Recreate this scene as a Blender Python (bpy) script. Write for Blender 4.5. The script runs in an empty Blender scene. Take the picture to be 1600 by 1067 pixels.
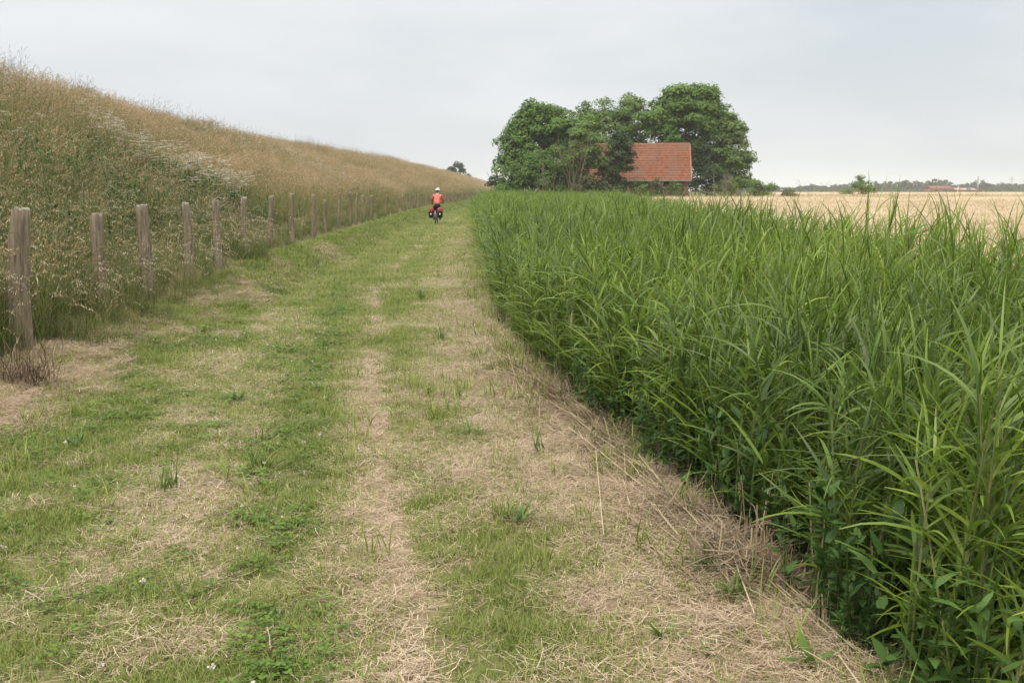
import bpy, math
import numpy as np
from mathutils import Vector, Matrix

# ---------------------------------------------------------------- camera, sky, sun, exposure
scn = bpy.context.scene
CAM_H = 1.70
PITCH = math.radians(8.63)
FPX = 1556.0                       # focal length in pixels of the 1600 px wide picture
cam_d = bpy.data.cameras.new('camera'); cam = bpy.data.objects.new('camera', cam_d)
scn.collection.objects.link(cam); scn.camera = cam
cam_d.sensor_width = 36.0; cam_d.lens = 36.0 * FPX / 1600.0
cam_d.clip_start = 0.05; cam_d.clip_end = 20000
cam.location = (0, 0, CAM_H); cam.rotation_euler = (math.pi / 2 - PITCH, 0, 0)

SUN_EL, SUN_AZ = math.radians(58), math.radians(215)     # azimuth clockwise from +Y: behind and left
world = bpy.data.worlds.new('World'); scn.world = world; world.use_nodes = True
nt = world.node_tree; nt.nodes.clear()
out = nt.nodes.new('ShaderNodeOutputWorld'); bg = nt.nodes.new('ShaderNodeBackground')
sky = nt.nodes.new('ShaderNodeTexSky'); sky.sky_type = 'NISHITA'; sky.sun_disc = False
sky.sun_elevation = SUN_EL; sky.sun_rotation = SUN_AZ; sky.dust_density = 3.0
tc = nt.nodes.new('ShaderNodeTexCoord'); mp = nt.nodes.new('ShaderNodeMapping')
mp.inputs['Scale'].default_value = (1.0, 1.0, 3.2); mp.inputs['Location'].default_value = (0.3, 0.1, 0.2)
n1 = nt.nodes.new('ShaderNodeTexNoise'); n1.inputs['Scale'].default_value = 2.1; n1.inputs['Detail'].default_value = 6; n1.inputs['Roughness'].default_value = 0.5
cr = nt.nodes.new('ShaderNodeValToRGB')
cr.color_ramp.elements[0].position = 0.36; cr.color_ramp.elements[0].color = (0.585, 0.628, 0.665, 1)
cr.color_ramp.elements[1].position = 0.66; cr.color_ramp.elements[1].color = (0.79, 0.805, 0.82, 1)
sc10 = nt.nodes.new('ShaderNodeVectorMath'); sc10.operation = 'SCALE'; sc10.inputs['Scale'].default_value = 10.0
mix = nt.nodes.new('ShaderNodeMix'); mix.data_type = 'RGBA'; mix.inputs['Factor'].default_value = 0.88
L = nt.links.new
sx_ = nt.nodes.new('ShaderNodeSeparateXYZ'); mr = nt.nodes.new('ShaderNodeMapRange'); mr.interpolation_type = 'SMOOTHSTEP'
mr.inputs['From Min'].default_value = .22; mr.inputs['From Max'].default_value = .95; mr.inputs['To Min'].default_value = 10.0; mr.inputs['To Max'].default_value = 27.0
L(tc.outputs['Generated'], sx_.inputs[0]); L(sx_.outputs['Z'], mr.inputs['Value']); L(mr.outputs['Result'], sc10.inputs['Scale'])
mr2 = nt.nodes.new('ShaderNodeMapRange'); mr2.inputs['From Min'].default_value = .25; mr2.inputs['From Max'].default_value = .7; L(sx_.outputs['Z'], mr2.inputs['Value'])
wm = nt.nodes.new('ShaderNodeMix'); wm.data_type = 'RGBA'; wm.inputs['B'].default_value = (.80, .775, .73, 1); L(mr2.outputs['Result'], wm.inputs['Factor'])
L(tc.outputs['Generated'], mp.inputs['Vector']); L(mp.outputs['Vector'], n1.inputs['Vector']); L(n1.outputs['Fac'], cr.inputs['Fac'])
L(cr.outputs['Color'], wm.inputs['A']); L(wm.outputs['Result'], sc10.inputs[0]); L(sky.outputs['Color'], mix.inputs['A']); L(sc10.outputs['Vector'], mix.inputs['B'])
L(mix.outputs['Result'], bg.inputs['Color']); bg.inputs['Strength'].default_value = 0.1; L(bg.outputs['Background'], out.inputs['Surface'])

sl = bpy.data.lights.new('sun', 'SUN'); sun = bpy.data.objects.new('sun', sl); scn.collection.objects.link(sun)
sl.energy = 1.5; sl.angle = math.radians(14); sl.color = (1.0, 0.955, 0.88)
sd = Vector((math.sin(SUN_AZ) * math.cos(SUN_EL), math.cos(SUN_AZ) * math.cos(SUN_EL), math.sin(SUN_EL)))
sun.rotation_euler = sd.to_track_quat('Z', 'Y').to_euler()

vs = scn.view_settings; vs.view_transform = 'Standard'; vs.look = 'None'; vs.exposure = 0.25; vs.gamma = 1.0; vs.use_curve_mapping = False
scn.cycles.max_bounces = 6; scn.cycles.diffuse_bounces = 3; scn.cycles.transmission_bounces = 3
scn.cycles.transparent_max_bounces = 4; scn.cycles.use_denoising = True; scn.cycles.volume_bounces = 2
HAZE = True

# ---------------------------------------------------------------- helpers
rng = np.random.default_rng(7)
COL = scn.collection
R = math.radians

def tag(o, label=None, cat=None, group=None, kind=None):
    if label: o['label'] = label
    if cat: o['category'] = cat
    if group: o['group'] = group
    if kind: o['kind'] = kind
    return o

def empty(name, loc, rz=0.0, **kw):
    o = bpy.data.objects.new(name, None); COL.objects.link(o); o.location = loc; o.rotation_euler = (0, 0, rz)
    o.empty_display_size = 0.2
    return tag(o, **kw)

_T = np.random.default_rng(11).random((8, 256, 256))
def vnoise(x, y, s=1.0, k=0):
    x = np.asarray(x, float) / s; y = np.asarray(y, float) / s
    xi = np.floor(x).astype(int); yi = np.floor(y).astype(int); fx = x - xi; fy = y - yi
    fx = fx * fx * (3 - 2 * fx); fy = fy * fy * (3 - 2 * fy); T = _T[k]
    a = T[xi & 255, yi & 255]; b = T[(xi + 1) & 255, yi & 255]; c = T[xi & 255, (yi + 1) & 255]; d = T[(xi + 1) & 255, (yi + 1) & 255]
    return (a * (1 - fx) + b * fx) * (1 - fy) + (c * (1 - fx) + d * fx) * fy
def fbm(x, y, s=1.0, k=0, o=3):
    v = 0; w = 1; W = 0
    for i in range(o):
        v = v + w * vnoise(x, y, s / 2 ** i, (k + i) % 8); W += w; w *= 0.55
    return v / W

# lines that run with the lane (X as a function of Y, metres)
def Aln(Y): return np.interp(Y, [0, 3.6, 5.1, 8.7, 17.4, 32, 50, 80, 120, 200, 400], [-0.35, -0.75, -1.04, -1.67, -2.75, -3.3, -3.7, -3.7, -3.3, -1.5, 2])      # clover edge / left rut
def Lln(Y): return np.interp(Y, [-20, 0, 3.3, 4.5, 6.8, 9, 13, 26, 62, 100, 130, 200], [2.3, 1.55, 1.2, 1.05, .62, .14, -.26, -.90, -2.6, -3.0, -2.6, 0])              # reed bed, lane side
def Rln(Y): return np.interp(Y, [-20, 0, 7, 12, 25, 60, 92, 200], [5, 4.2, 3.7, 3.4, 4.3, 6.6, 9.5, 14])                                                         # reed bed, field side
def Fln(Y): return np.interp(Y, [-20, 0, 9.2, 18.2, 25.3, 55, 70, 110, 160, 400, 900], [-4.0, -4.3, -4.62, -4.92, -5.13, -6.0, -6.1, -5.0, -3.2, -2, -1])             # fence line
def Kln(Y): return np.interp(Y, [-40, 20, 30, 45, 64, 86, 120, 230, 500, 1500], [-15.4, -15.4, -15.5, -16.0, -17.2, -16.8, -15.6, -14.6, -13, -10])               # dike crest
def Gln(Y): return np.interp(Y, [-20, 0, 9, 14, 18, 60], [.2, .2, .22, .32, .48, .56])                                                                             # ground height at the fence
def smooth(a, b, x):
    t = np.clip((x - a) / (b - a), 0, 1); return t * t * (3 - 2 * t)
def ground_z(X, Y):
    X = np.asarray(X, float); Y = np.asarray(Y, float)
    F, K, G, A, Lw, Rw = Fln(Y), Kln(Y), Gln(Y), Aln(Y), Lln(Y), Rln(Y)
    z = G * smooth(1.25, 0.0, X - F) * 1.0
    top = np.interp(Y, [0, 30, 45, 64, 86, 120, 230], [4.5, 4.45, 4.15, 4.25, 4.45, 4.7, 4.75]) + 0.35 * (fbm(X * 0 + 3, Y, 12, 2) - .5)
    u = np.clip((F - X) / (F - K), 0, 1)
    prof = u * 0.96 + 0.04 * np.sin(u * math.pi / 2)
    prof = np.where(u > .86, .86 + (prof - .86) * (1 - .45 * (u - .86) / .14), prof)
    z = np.where(X < F, G + (top - G) * prof / 0.94, z)
    back = smooth(0, 16, K - 3 - X)
    z = np.where(X < K, z * (1 - back), z)
    z = z + np.where(X < F, ((fbm(X, Y, 2.4, 1) - .5) * .42 + (fbm(X, Y, .8, 5, 2) - .5) * .16) * smooth(F, F - 1.2, X), 0)
    m = (Lw + Rw) * .5 + .2
    z = z - 0.42 * smooth(Lw - .1, Lw + .9, X) * smooth(Rw + .6, Rw - .6, X)
    z = z + smooth(Rw, Rw + 2, X) * 0.35 * smooth(30, 95, Y) * smooth(600, 200, Y)
    t = X - A
    lane = (X > F) & (X < Lw)
    z = z - np.where(lane, .035 * np.exp(-((t - .42) / .17) ** 2) + .02 * np.exp(-((t + 1.2) / .25) ** 2), 0) + np.where(X < Rw + 3, (fbm(X, Y, .55, 4) - .5) * .035, 0)
    z = z + .10 * np.exp(-((X - Lw + .12) / .22) ** 2) * smooth(16, 8, Y)
    return z

cP, sP = math.cos(PITCH), math.sin(PITCH)
def project(X, Y, Z):
    dz = Z - CAM_H
    dep = Y * cP - dz * sP
    v = Y * sP + dz * cP
    dep = np.where(dep < .05, .05, dep)
    return 800 + FPX * X / dep, 533.5 - FPX * v / dep, dep
def ray(px, py):
    u = (px - 800) / FPX; v = (533.5 - py) / FPX
    return np.array([u, cP + v * sP, -sP + v * cP])
def at(px, py, Y):                  # point seen at that pixel at distance Y
    d = ray(px, py); return Vector((d[0] * Y / d[1], Y, CAM_H + d[2] * Y / d[1]))
def hit(px, py):                    # terrain point seen at that pixel
    d = ray(px, py); ts = np.concatenate([np.arange(2, 60, .05), np.arange(60, 600, .5)])
    P = d[None] * ts[:, None]; P[:, 2] += CAM_H
    k = np.argmax(ground_z(P[:, 0], P[:, 1]) > P[:, 2]); return P[k]
def in_view(X, Y, Z, mx=160, my=120):
    px, py, dep = project(X, Y, Z)
    return (Y * cP - (Z - CAM_H) * sP > .3) & (px > -mx) & (px < 1600 + mx) & (py < 1067 + my) & (py > -300)

# ---------------------------------------------------------------- raw mesh building
class Geo:
    """collects polygons with per-vertex attributes bt (along the blade), br (random per blade)"""
    def __init__(s): s.v = []; s.f = []; s.m = []; s.bt = []; s.br = []; s.n = 0
    def add(s, v, faces, mat=0, bt=0.0, br=0.0):
        v = np.asarray(v, float).reshape(-1, 3); k = len(v); s.v.append(v)
        faces = np.asarray(faces, int); s.f.append(faces + s.n)
        s.m.append(np.full(len(faces), mat, int))
        s.bt.append(np.broadcast_to(np.asarray(bt, float), (k,)).copy()); s.br.append(np.broadcast_to(np.asarray(br, float), (k,)).copy()); s.n += k
    def blades(s, base, yaw, lean, length, width, curl, segs=3, mat=0, prof='blade', yawcurl=None, t0=0.0, t1=1.0, face=None, twist=None):
        N = len(base); yaw = np.broadcast_to(yaw, (N,)); lean = np.broadcast_to(lean, (N,)); curl = np.broadcast_to(curl, (N,)); length = np.broadcast_to(length, (N,)); width = np.broadcast_to(width, (N,))
        ts = np.linspace(0, 1, segs + 1)
        if prof == 'blade': w = np.array([1 - .92 * t ** 1.8 for t in ts])
        elif prof == 'leaf': w = np.array([min(1, .45 + 2.2 * t) * max(.03, (1 - t)) ** .62 for t in ts])
        else: w = np.ones(segs + 1)
        P = np.zeros((N, segs + 1, 3)); P[:, 0] = base; wdir = np.zeros((N, segs + 1, 3)); yy = yaw.astype(float).copy()
        fy = yaw + math.pi / 2 if face is None else face
        for i in range(segs + 1):
            th = lean + curl * ts[i]
            d = np.stack([np.sin(th) * np.cos(yy), np.sin(th) * np.sin(yy), np.cos(th)], 1)
            if i < segs: P[:, i + 1] = P[:, i] + d * (length / segs)[:, None]
            if yawcurl is not None: yy = yy + yawcurl / segs
            wv_ = np.stack([np.cos(fy), np.sin(fy), np.zeros(N)], 1)
            if twist is not None: q_ = (twist * (.3 + .7 * ts[i]))[:, None]; wv_ = wv_ * np.cos(q_) + np.cross(d, wv_) * np.sin(q_)
            wdir[:, i] = wv_
        h = (wdir * (width[:, None] * w[None, :] * .5)[..., None])
        V = np.stack([P - h, P + h], 2).reshape(N, -1, 3)         # N, (segs+1)*2
        k = (segs + 1) * 2; i = np.arange(segs) * 2
        fq = np.stack([i, i + 1, i + 3, i + 2], 1)
        faces = (fq[None] + (np.arange(N) * k)[:, None, None]).reshape(-1, 4)
        br = np.repeat(rng.random(N), k); bt = np.tile(np.repeat(t0 + (t1 - t0) * ts, 2), N)
        s.add(V.reshape(-1, 3), faces, mat, bt, br)
        return P
    def quads(s, c, nrm, size, asp=1.0, mat=0, bt=1.0):
        """leaf shaped rhombs centred at c facing nrm"""
        N = len(c); nrm = nrm / (np.linalg.norm(nrm, axis=1, keepdims=True) + 1e-9)
        r = rng.normal(size=(N, 3)); a = np.cross(nrm, r); a /= np.linalg.norm(a, axis=1, keepdims=True) + 1e-9; b = np.cross(nrm, a)
        size = np.broadcast_to(size, (N,))[:, None]
        V = np.stack([c - a * size * .5, c + b * size * .5 * asp, c + a * size * .5, c - b * size * .5 * asp], 1).reshape(-1, 3)
        f = np.arange(N * 4).reshape(N, 4); s.add(V, f, mat, bt, np.repeat(rng.random(N), 4))
    def tube(s, pts, rad, n=6, mat=0, cap=True, squash=None):
        pts = [np.asarray(p, float) for p in pts]; m = len(pts); rad = np.broadcast_to(rad, (m,)); V = []
        for i, p in enumerate(pts):
            d = pts[min(i + 1, m - 1)] - pts[max(i - 1, 0)]; d = d / (np.linalg.norm(d) + 1e-9)
            up = np.array([0, 0, 1.]) if abs(d[2]) < .9 else np.array([1., 0, 0])
            a = np.cross(d, up); a /= np.linalg.norm(a); b = np.cross(a, d)
            for j in range(n):
                q = 2 * math.pi * j / n; V.append(p + rad[i] * (a * math.cos(q) + b * math.sin(q)))
        F = [[i * n + j, i * n + (j + 1) % n, (i + 1) * n + (j + 1) % n, (i + 1) * n + j] for i in range(m - 1) for j in range(n)]
        base = s.n
        s.add(V, F, mat, .5, .5)
        if cap:
            for ring, sgn in ((0, -1), (m - 1, 1)):
                c = len(s.v); ids = [ring * n + j for j in range(n)]; cv = s.n
                s.add([np.mean([V[q] for q in ids], 0)] , np.zeros((0, 4), int), mat, .5, .5)
                fs = [[base + ids[j], base + ids[(j + 1) % n], cv, cv] for j in range(n)]
                s.f.append(np.array(fs)); s.m.append(np.full(n, mat, int))
    def box(s, c, sz, mat=0, rot=None):
        x, y, z = [q / 2 for q in sz]; V = np.array([[a, b, d] for a in (-x, x) for b in (-y, y) for d in (-z, z)], float)
        if rot is not None: V = V @ np.array(rot.to_matrix()).T if hasattr(rot, 'to_matrix') else V @ np.array(rot).T
        F = [[0, 1, 3, 2], [4, 6, 7, 5], [0, 4, 5, 1], [2, 3, 7, 6], [0, 2, 6, 4], [1, 5, 7, 3]]
        s.add(V + np.asarray(c, float), F, mat, .5, .5)
    def arrays(s):
        return np.concatenate(s.v), np.concatenate(s.f), np.concatenate(s.m), np.concatenate(s.bt), np.concatenate(s.br)
    def mesh(s, name, mats, smooth_=False, extra=None):
        v, f, m, bt, br = s.arrays(); me = bpy.data.meshes.new(name)
        tri = f[:, 2] == f[:, 3]; cnt = np.where(tri, 3, 4)
        keep = np.ones(f.shape, bool); keep[tri, 3] = False; lv = f[keep]
        me.vertices.add(len(v)); me.vertices.foreach_set('co', v.astype(np.float32).ravel())
        me.loops.add(len(lv)); me.loops.foreach_set('vertex_index', lv.astype(np.int32))
        me.polygons.add(len(f)); st = np.concatenate([[0], np.cumsum(cnt)[:-1]])
        me.polygons.foreach_set('loop_start', st.astype(np.int32))
        me.polygons.foreach_set('material_index', m.astype(np.int32))
        if smooth_: me.polygons.foreach_set('use_smooth', np.ones(len(f), bool))
        for k, a in (('bt', bt), ('br', br)):
            at_ = me.attributes.new(k, 'FLOAT', 'POINT'); at_.data.foreach_set('value', a.astype(np.float32))
        for mt in mats: me.materials.append(mt)
        me.update(calc_edges=True); me.validate()
        return me
    def obj(s, name, mats, parent=None, smooth_=False, loc=None, **kw):
        o = bpy.data.objects.new(name, s.mesh(name, mats if isinstance(mats, (list, tuple)) else [mats], smooth_)); COL.objects.link(o)
        if parent: o.parent = parent
        if loc is not None: o.location = loc
        return tag(o, **kw)

# ---------------------------------------------------------------- materials
def new_mat(name):
    m = bpy.data.materials.new(name); m.use_nodes = True; t = m.node_tree; t.nodes.clear(); return m, t
def nnode(t, typ, **kw):
    n = t.nodes.new(typ)
    for k, v in kw.items():
        if k in n.inputs: n.inputs[k].default_value = v
        else: setattr(n, k, v)
    return n
def ramp(t, fac, cols):
    r = t.nodes.new('ShaderNodeValToRGB'); el = r.color_ramp.elements
    while len(el) < len(cols): el.new(.5)
    for e, (p, c) in zip(el, cols): e.position = p; e.color = (*c, 1)
    if fac is not None: t.links.new(fac, r.inputs['Fac'])
    return r.outputs['Color']
def attr(t, name, typ='GEOMETRY'):
    a = t.nodes.new('ShaderNodeAttribute'); a.attribute_name = name; a.attribute_type = typ; return a.outputs['Fac']
def math_(t, op, a, b=None, c=None, clamp=False):
    n = t.nodes.new('ShaderNodeMath'); n.operation = op; n.use_clamp = clamp
    for i, q in enumerate((a, b, c)):
        if q is None: continue
        if isinstance(q, (int, float)): n.inputs[i].default_value = q
        else: t.links.new(q, n.inputs[i])
    return n.outputs[0]
def mixc(t, f, a, b, mode='MIX'):
    n = t.nodes.new('ShaderNodeMix'); n.data_type = 'RGBA'; n.blend_type = mode
    for k, q in (('Factor', f), ('A', a), ('B', b)):
        i = [s for s in n.inputs if s.name == k and (s.type == 'RGBA' if k != 'Factor' else s.type == 'VALUE')][0]
        if isinstance(q, (int, float)): i.default_value = q
        elif isinstance(q, tuple): i.default_value = (*q, 1)
        else: t.links.new(q, i)
    return [s for s in n.outputs if s.type == 'RGBA'][0]
def wnoise(t, scale, detail=3, vec=None, rough=.55, obj=False, stretch=None):
    g = t.nodes.new('ShaderNodeTexCoord').outputs['Object'] if obj else t.nodes.new('ShaderNodeNewGeometry').outputs['Position']
    if stretch:
        mp_ = t.nodes.new('ShaderNodeMapping'); mp_.inputs['Scale'].default_value = stretch; t.links.new(g, mp_.inputs['Vector']); g = mp_.outputs['Vector']
    n = nnode(t, 'ShaderNodeTexNoise', Scale=scale, Detail=detail, Roughness=rough); t.links.new(g, n.inputs['Vector']); return n.outputs['Fac']
def finish(t, col, rough=.6, spec=.3, trans=0.0, bump=None, bstr=.3, bdist=.02, metal=0.0, tcol=None):
    o = t.nodes.new('ShaderNodeOutputMaterial'); p = nnode(t, 'ShaderNodeBsdfPrincipled', Roughness=rough, Metallic=metal)
    p.inputs['Specular IOR Level'].default_value = spec
    if isinstance(col, tuple): p.inputs['Base Color'].default_value = (*col, 1)
    else: t.links.new(col, p.inputs['Base Color'])
    if bump is not None:
        b = nnode(t, 'ShaderNodeBump', Strength=bstr, Distance=bdist); t.links.new(bump, b.inputs['Height']); t.links.new(b.outputs[0], p.inputs['Normal'])
    sh = p.outputs[0]
    if trans > 0:
        tr = t.nodes.new('ShaderNodeBsdfTranslucent'); q = tcol if tcol is not None else col
        if isinstance(q, tuple): tr.inputs['Color'].default_value = (*q, 1)
        else: t.links.new(q, tr.inputs['Color'])
        mx = t.nodes.new('ShaderNodeMixShader'); mx.inputs[0].default_value = trans
        t.links.new(sh, mx.inputs[1]); t.links.new(tr.outputs[0], mx.inputs[2]); sh = mx.outputs[0]
    t.links.new(sh, o.inputs['Surface'])

def blade_mat(name, green, dry, tip=None, rough=.5, spec=.35, trans=.3, bias=0.0, amp=.35, dark=.6, dead=None):
    """green..dry by the plant's own dryness (tint), blade random and a slow world noise"""
    m, t = new_mat(name)
    f = math_(t, 'ADD', attr(t, 'tint', 'INSTANCER'), bias)
    f = math_(t, 'ADD', f, math_(t, 'MULTIPLY', math_(t, 'SUBTRACT', attr(t, 'br'), .5), amp), clamp=True)
    c = ramp(t, f, [(i / (len(green) - 1), g) for i, g in enumerate(green)])
    if tip:
        c = mixc(t, math_(t, 'MULTIPLY', math_(t, 'POWER', attr(t, 'bt'), 3.0), .7), c, tip)
    if dead: c = mixc(t, math_(t, 'GREATER_THAN', math_(t, 'FRACT', math_(t, 'MULTIPLY', attr(t, 'br'), 37.3)), .988), c, dead)
    v = math_(t, 'MULTIPLY_ADD', attr(t, 'br'), 1 - dark, dark + .1)
    c = mixc(t, 1.0, c, v, 'MULTIPLY')
    finish(t, c, rough, spec, trans); return m

def flat_mat(name, col, rough=.6, spec=.3, metal=0.0, var=.25, scale=8.0, trans=0.0, stretch=None, obj=True):
    m, t = new_mat(name)
    n = wnoise(t, scale, 4, obj=obj, stretch=stretch)
    a = tuple(c * (1 - var) for c in col); b = tuple(min(1, c * (1 + var)) for c in col)
    finish(t, ramp(t, n, [(.3, a), (.7, b)]), rough, spec, trans, bump=n, bstr=.15, metal=metal); return m

G_DARK, G_MID, G_LITE, OLIVE, STRAW, TAN, PALE = (.030, .062, .014), (.075, .135, .026), (.15, .24, .05), (.20, .21, .075), (.42, .335, .19), (.34, .235, .13), (.55, .47, .33)
M_lawn = blade_mat('short_grass', [(.15, .215, .030), (.24, .30, .052), (.37, .36, .13), (.48, .42, .22)], None, tip=(.48, .48, .18), amp=.55, dark=.7)
M_straw = blade_mat('cut_straw', [(.33, .25, .155), (.50, .375, .25), (.60, .465, .325), (.70, .575, .43)], None, amp=.9, trans=.15, rough=.6, dark=.62)
M_clover = blade_mat('clover', [(.10, .185, .022), (.155, .25, .035), (.22, .31, .06)], None, amp=.5, rough=.6)
M_tall = blade_mat('tall_grass_blade', [(.080, .130, .022), (.145, .190, .040), (.27, .26, .085), (.42, .33, .16)], None, tip=(.44, .37, .17), amp=.6)
M_seed = blade_mat('grass_seed_head', [(.20, .195, .085), (.34, .28, .14), (.46, .32, .175), (.62, .47, .30)], None, amp=.9, trans=.25, rough=.7, dark=.55)
M_pale = blade_mat('pale_seed_head', [(.50, .44, .29), (.56, .48, .33), (.60, .50, .36)], None, amp=.6, trans=.25, rough=.7)
M_umbel = blade_mat('white_umbel', [(.56, .50, .40), (.70, .66, .57)], None, amp=.6, trans=.2, rough=.8, dark=.7)
M_reed = blade_mat('reed_leaf', [(.070, .132, .020), (.128, .222, .028), (.205, .31, .040), (.28, .375, .058)], None, tip=(.27, .35, .055), rough=.42, spec=.45, trans=.40, amp=.8, dark=.6, dead=(.46, .37, .22))
M_reedstem = blade_mat('reed_stem', [(.09, .16, .035), (.15, .20, .06), (.27, .26, .12)], None, amp=.9, trans=.0)
M_deadreed = blade_mat('dead_reed', [(.34, .26, .15), (.44, .34, .21), (.52, .43, .29)], None, amp=.9, trans=.05)
M_nettle = blade_mat('broad_leaf', [(.040, .095, .020), (.070, .145, .030), (.11, .20, .045)], None, amp=.7, trans=.25, rough=.5)
M_wheat = blade_mat('wheat_ear', [(.52, .41, .26), (.58, .47, .315), (.63, .53, .37)], None, amp=.8, trans=.2, rough=.6, dark=.75)
M_brown = blade_mat('brown_dead_stalk', [(.15, .105, .065), (.24, .17, .11), (.34, .26, .18)], None, amp=.9, trans=0)

# ---------------------------------------------------------------- scattering
def scatter(name, label, cat, protos, mats, P, rz, sc, tint, tilt=None, kind='stuff', group=None):
    """one object: a point cloud of plants instanced from its own prototype islands"""
    N = len(P); vs_, fs, ms, bts, brs, pr = [], [], [], [], [], []; n = 0
    for k, g in enumerate(protos):
        v, f, m, bt, br = g.arrays(); vs_.append(v); fs.append(f + n); ms.append(m); bts.append(bt); brs.append(br); pr.append(np.full(len(v), k)); n += len(v)
    v = np.concatenate(vs_ + [P]); f = np.concatenate(fs); m = np.concatenate(ms)
    me = bpy.data.meshes.new(name)
    me.vertices.add(len(v)); me.vertices.foreach_set('co', v.astype(np.float32).ravel())
    tri = f[:, 2] == f[:, 3]; cnt = np.where(tri, 3, 4); keep = np.ones(f.shape, bool); keep[tri, 3] = False
    lv = f[keep]; me.loops.add(len(lv)); me.loops.foreach_set('vertex_index', lv.astype(np.int32))
    me.polygons.add(len(f)); me.polygons.foreach_set('loop_start', np.concatenate([[0], np.cumsum(cnt)[:-1]]).astype(np.int32))
    me.polygons.foreach_set('material_index', m.astype(np.int32))
    def put(nm, typ, arr, key, dt):
        a = me.attributes.new(nm, typ, 'POINT'); a.data.foreach_set(key, np.ascontiguousarray(arr, dt).ravel())
    z = np.zeros(N); one = np.ones(n)
    put('bt', 'FLOAT', np.concatenate(bts + [z]), 'value', np.float32); put('br', 'FLOAT', np.concatenate(brs + [z]), 'value', np.float32)
    put('proto', 'INT', np.concatenate(pr + [np.full(N, -1)]), 'value', np.int32)
    rot = np.zeros((n + N, 3)); rot[n:, 2] = rz
    if tilt is not None: rot[n:, 0] = tilt[:, 0]; rot[n:, 1] = tilt[:, 1]
    put('prot', 'FLOAT_VECTOR', rot, 'vector', np.float32)
    s3 = np.ones((n + N, 3)); s3[n:] = sc if np.ndim(sc) == 2 else np.repeat(np.asarray(sc)[:, None], 3, 1)
    put('psc', 'FLOAT_VECTOR', s3, 'vector', np.float32)
    put('tint', 'FLOAT', np.concatenate([one, tint]), 'value', np.float32)
    put('pick', 'INT', np.concatenate([np.zeros(n), rng.integers(0, len(protos), N)]), 'value', np.int32)
    for mt in mats: me.materials.append(mt)
    me.update(calc_edges=True)
    o = bpy.data.objects.new(name, me); COL.objects.link(o); tag(o, label, cat, group, kind)
    ng = bpy.data.node_groups.new(name + '_scatter', 'GeometryNodeTree')
    ng.interface.new_socket('Geometry', in_out='INPUT', socket_type='NodeSocketGeometry'); ng.interface.new_socket('Geometry', in_out='OUTPUT', socket_type='NodeSocketGeometry')
    gi = ng.nodes.new('NodeGroupInput'); go = ng.nodes.new('NodeGroupOutput'); lk = ng.links.new
    def na(nm, typ):
        q = ng.nodes.new('GeometryNodeInputNamedAttribute'); q.data_type = typ; q.inputs['Name'].default_value = nm; return q.outputs['Attribute']
    prn = na('proto', 'INT')
    def sep(k):
        c = ng.nodes.new('FunctionNodeCompare'); c.data_type = 'INT'; c.operation = 'EQUAL'; lk(prn, c.inputs[2]); c.inputs[3].default_value = k
        sp = ng.nodes.new('GeometryNodeSeparateGeometry'); sp.domain = 'POINT'; lk(gi.outputs[0], sp.inputs['Geometry']); lk(c.outputs[0], sp.inputs['Selection']); return sp.outputs['Selection']
    pts = sep(-1); jn = ng.nodes.new('GeometryNodeJoinGeometry')
    for k in range(len(protos)):
        g2 = ng.nodes.new('GeometryNodeGeometryToInstance'); lk(sep(k), g2.inputs[0]); lk(g2.outputs[0], jn.inputs[0])
    ip = ng.nodes.new('GeometryNodeInstanceOnPoints'); lk(pts, ip.inputs['Points']); lk(jn.outputs[0], ip.inputs['Instance'])
    ip.inputs['Pick Instance'].default_value = True; lk(na('pick', 'INT'), ip.inputs['Instance Index'])
    e2r = ng.nodes.new('FunctionNodeEulerToRotation'); lk(na('prot', 'FLOAT_VECTOR'), e2r.inputs[0]); lk(e2r.outputs[0], ip.inputs['Rotation']); lk(na('psc', 'FLOAT_VECTOR'), ip.inputs['Scale'])
    lk(ip.outputs[0], go.inputs[0])
    md = o.modifiers.new('scatter', 'NODES'); md.node_group = ng
    return o

def disc(n, r):
    a = rng.random(n) * 2 * math.pi; q = np.sqrt(rng.random(n)) * r; return np.stack([q * np.cos(a), q * np.sin(a), np.zeros(n)], 1)
U = lambda a, b, n: rng.uniform(a, b, n)

def p_lawn(n=34, r=.09, h=(.03, .085), w=.0032):
    g = Geo(); g.blades(disc(n, r), U(0, 6.28, n), U(.1, .9, n), U(*h, n), U(w * .7, w * 1.3, n), U(.2, 1.2, n), 3); return g
def p_straw(n=52, r=.12, l=(.025, .11), w=.0021):
    g = Geo(); b = disc(n, r); b[:, 2] = U(.004, .035, n) ; yaw = U(0, 6.28, n)
    g.blades(b, yaw, U(1.35, 1.68, n), U(*l, n), U(w * .7, w * 1.2, n), U(-.25, .35, n), 2, prof='flat', yawcurl=U(-.8, .8, n)); return g
def p_clover(n=16, r=.07):
    g = Geo()
    b = disc(n, r); h = U(.02, .055, n)
    for k in range(3):
        a = U(0, 6.28, n) * 0 + k * 2.1 + rng.random(); c = b + np.stack([.009 * np.cos(a) * np.ones(n), .009 * np.sin(a) * np.ones(n), h], 1)
        nr = np.stack([U(-.4, .4, n), U(-.4, .4, n), np.ones(n)], 1); g.quads(c, nr, U(.013, .021, n), .95)
    return g
def p_cloverflower():
    g = Geo(); g.blades(np.zeros((1, 3)), U(0, 6, 1), U(.0, .3, 1), np.array([.07]), np.array([.002]), 0., 2, mat=1, prof='flat')
    c = np.array([0, 0, .075]) + rng.normal(0, .005, (16, 3)); g.quads(c, rng.normal(size=(16, 3)), .010, .8, mat=0); return g
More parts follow.
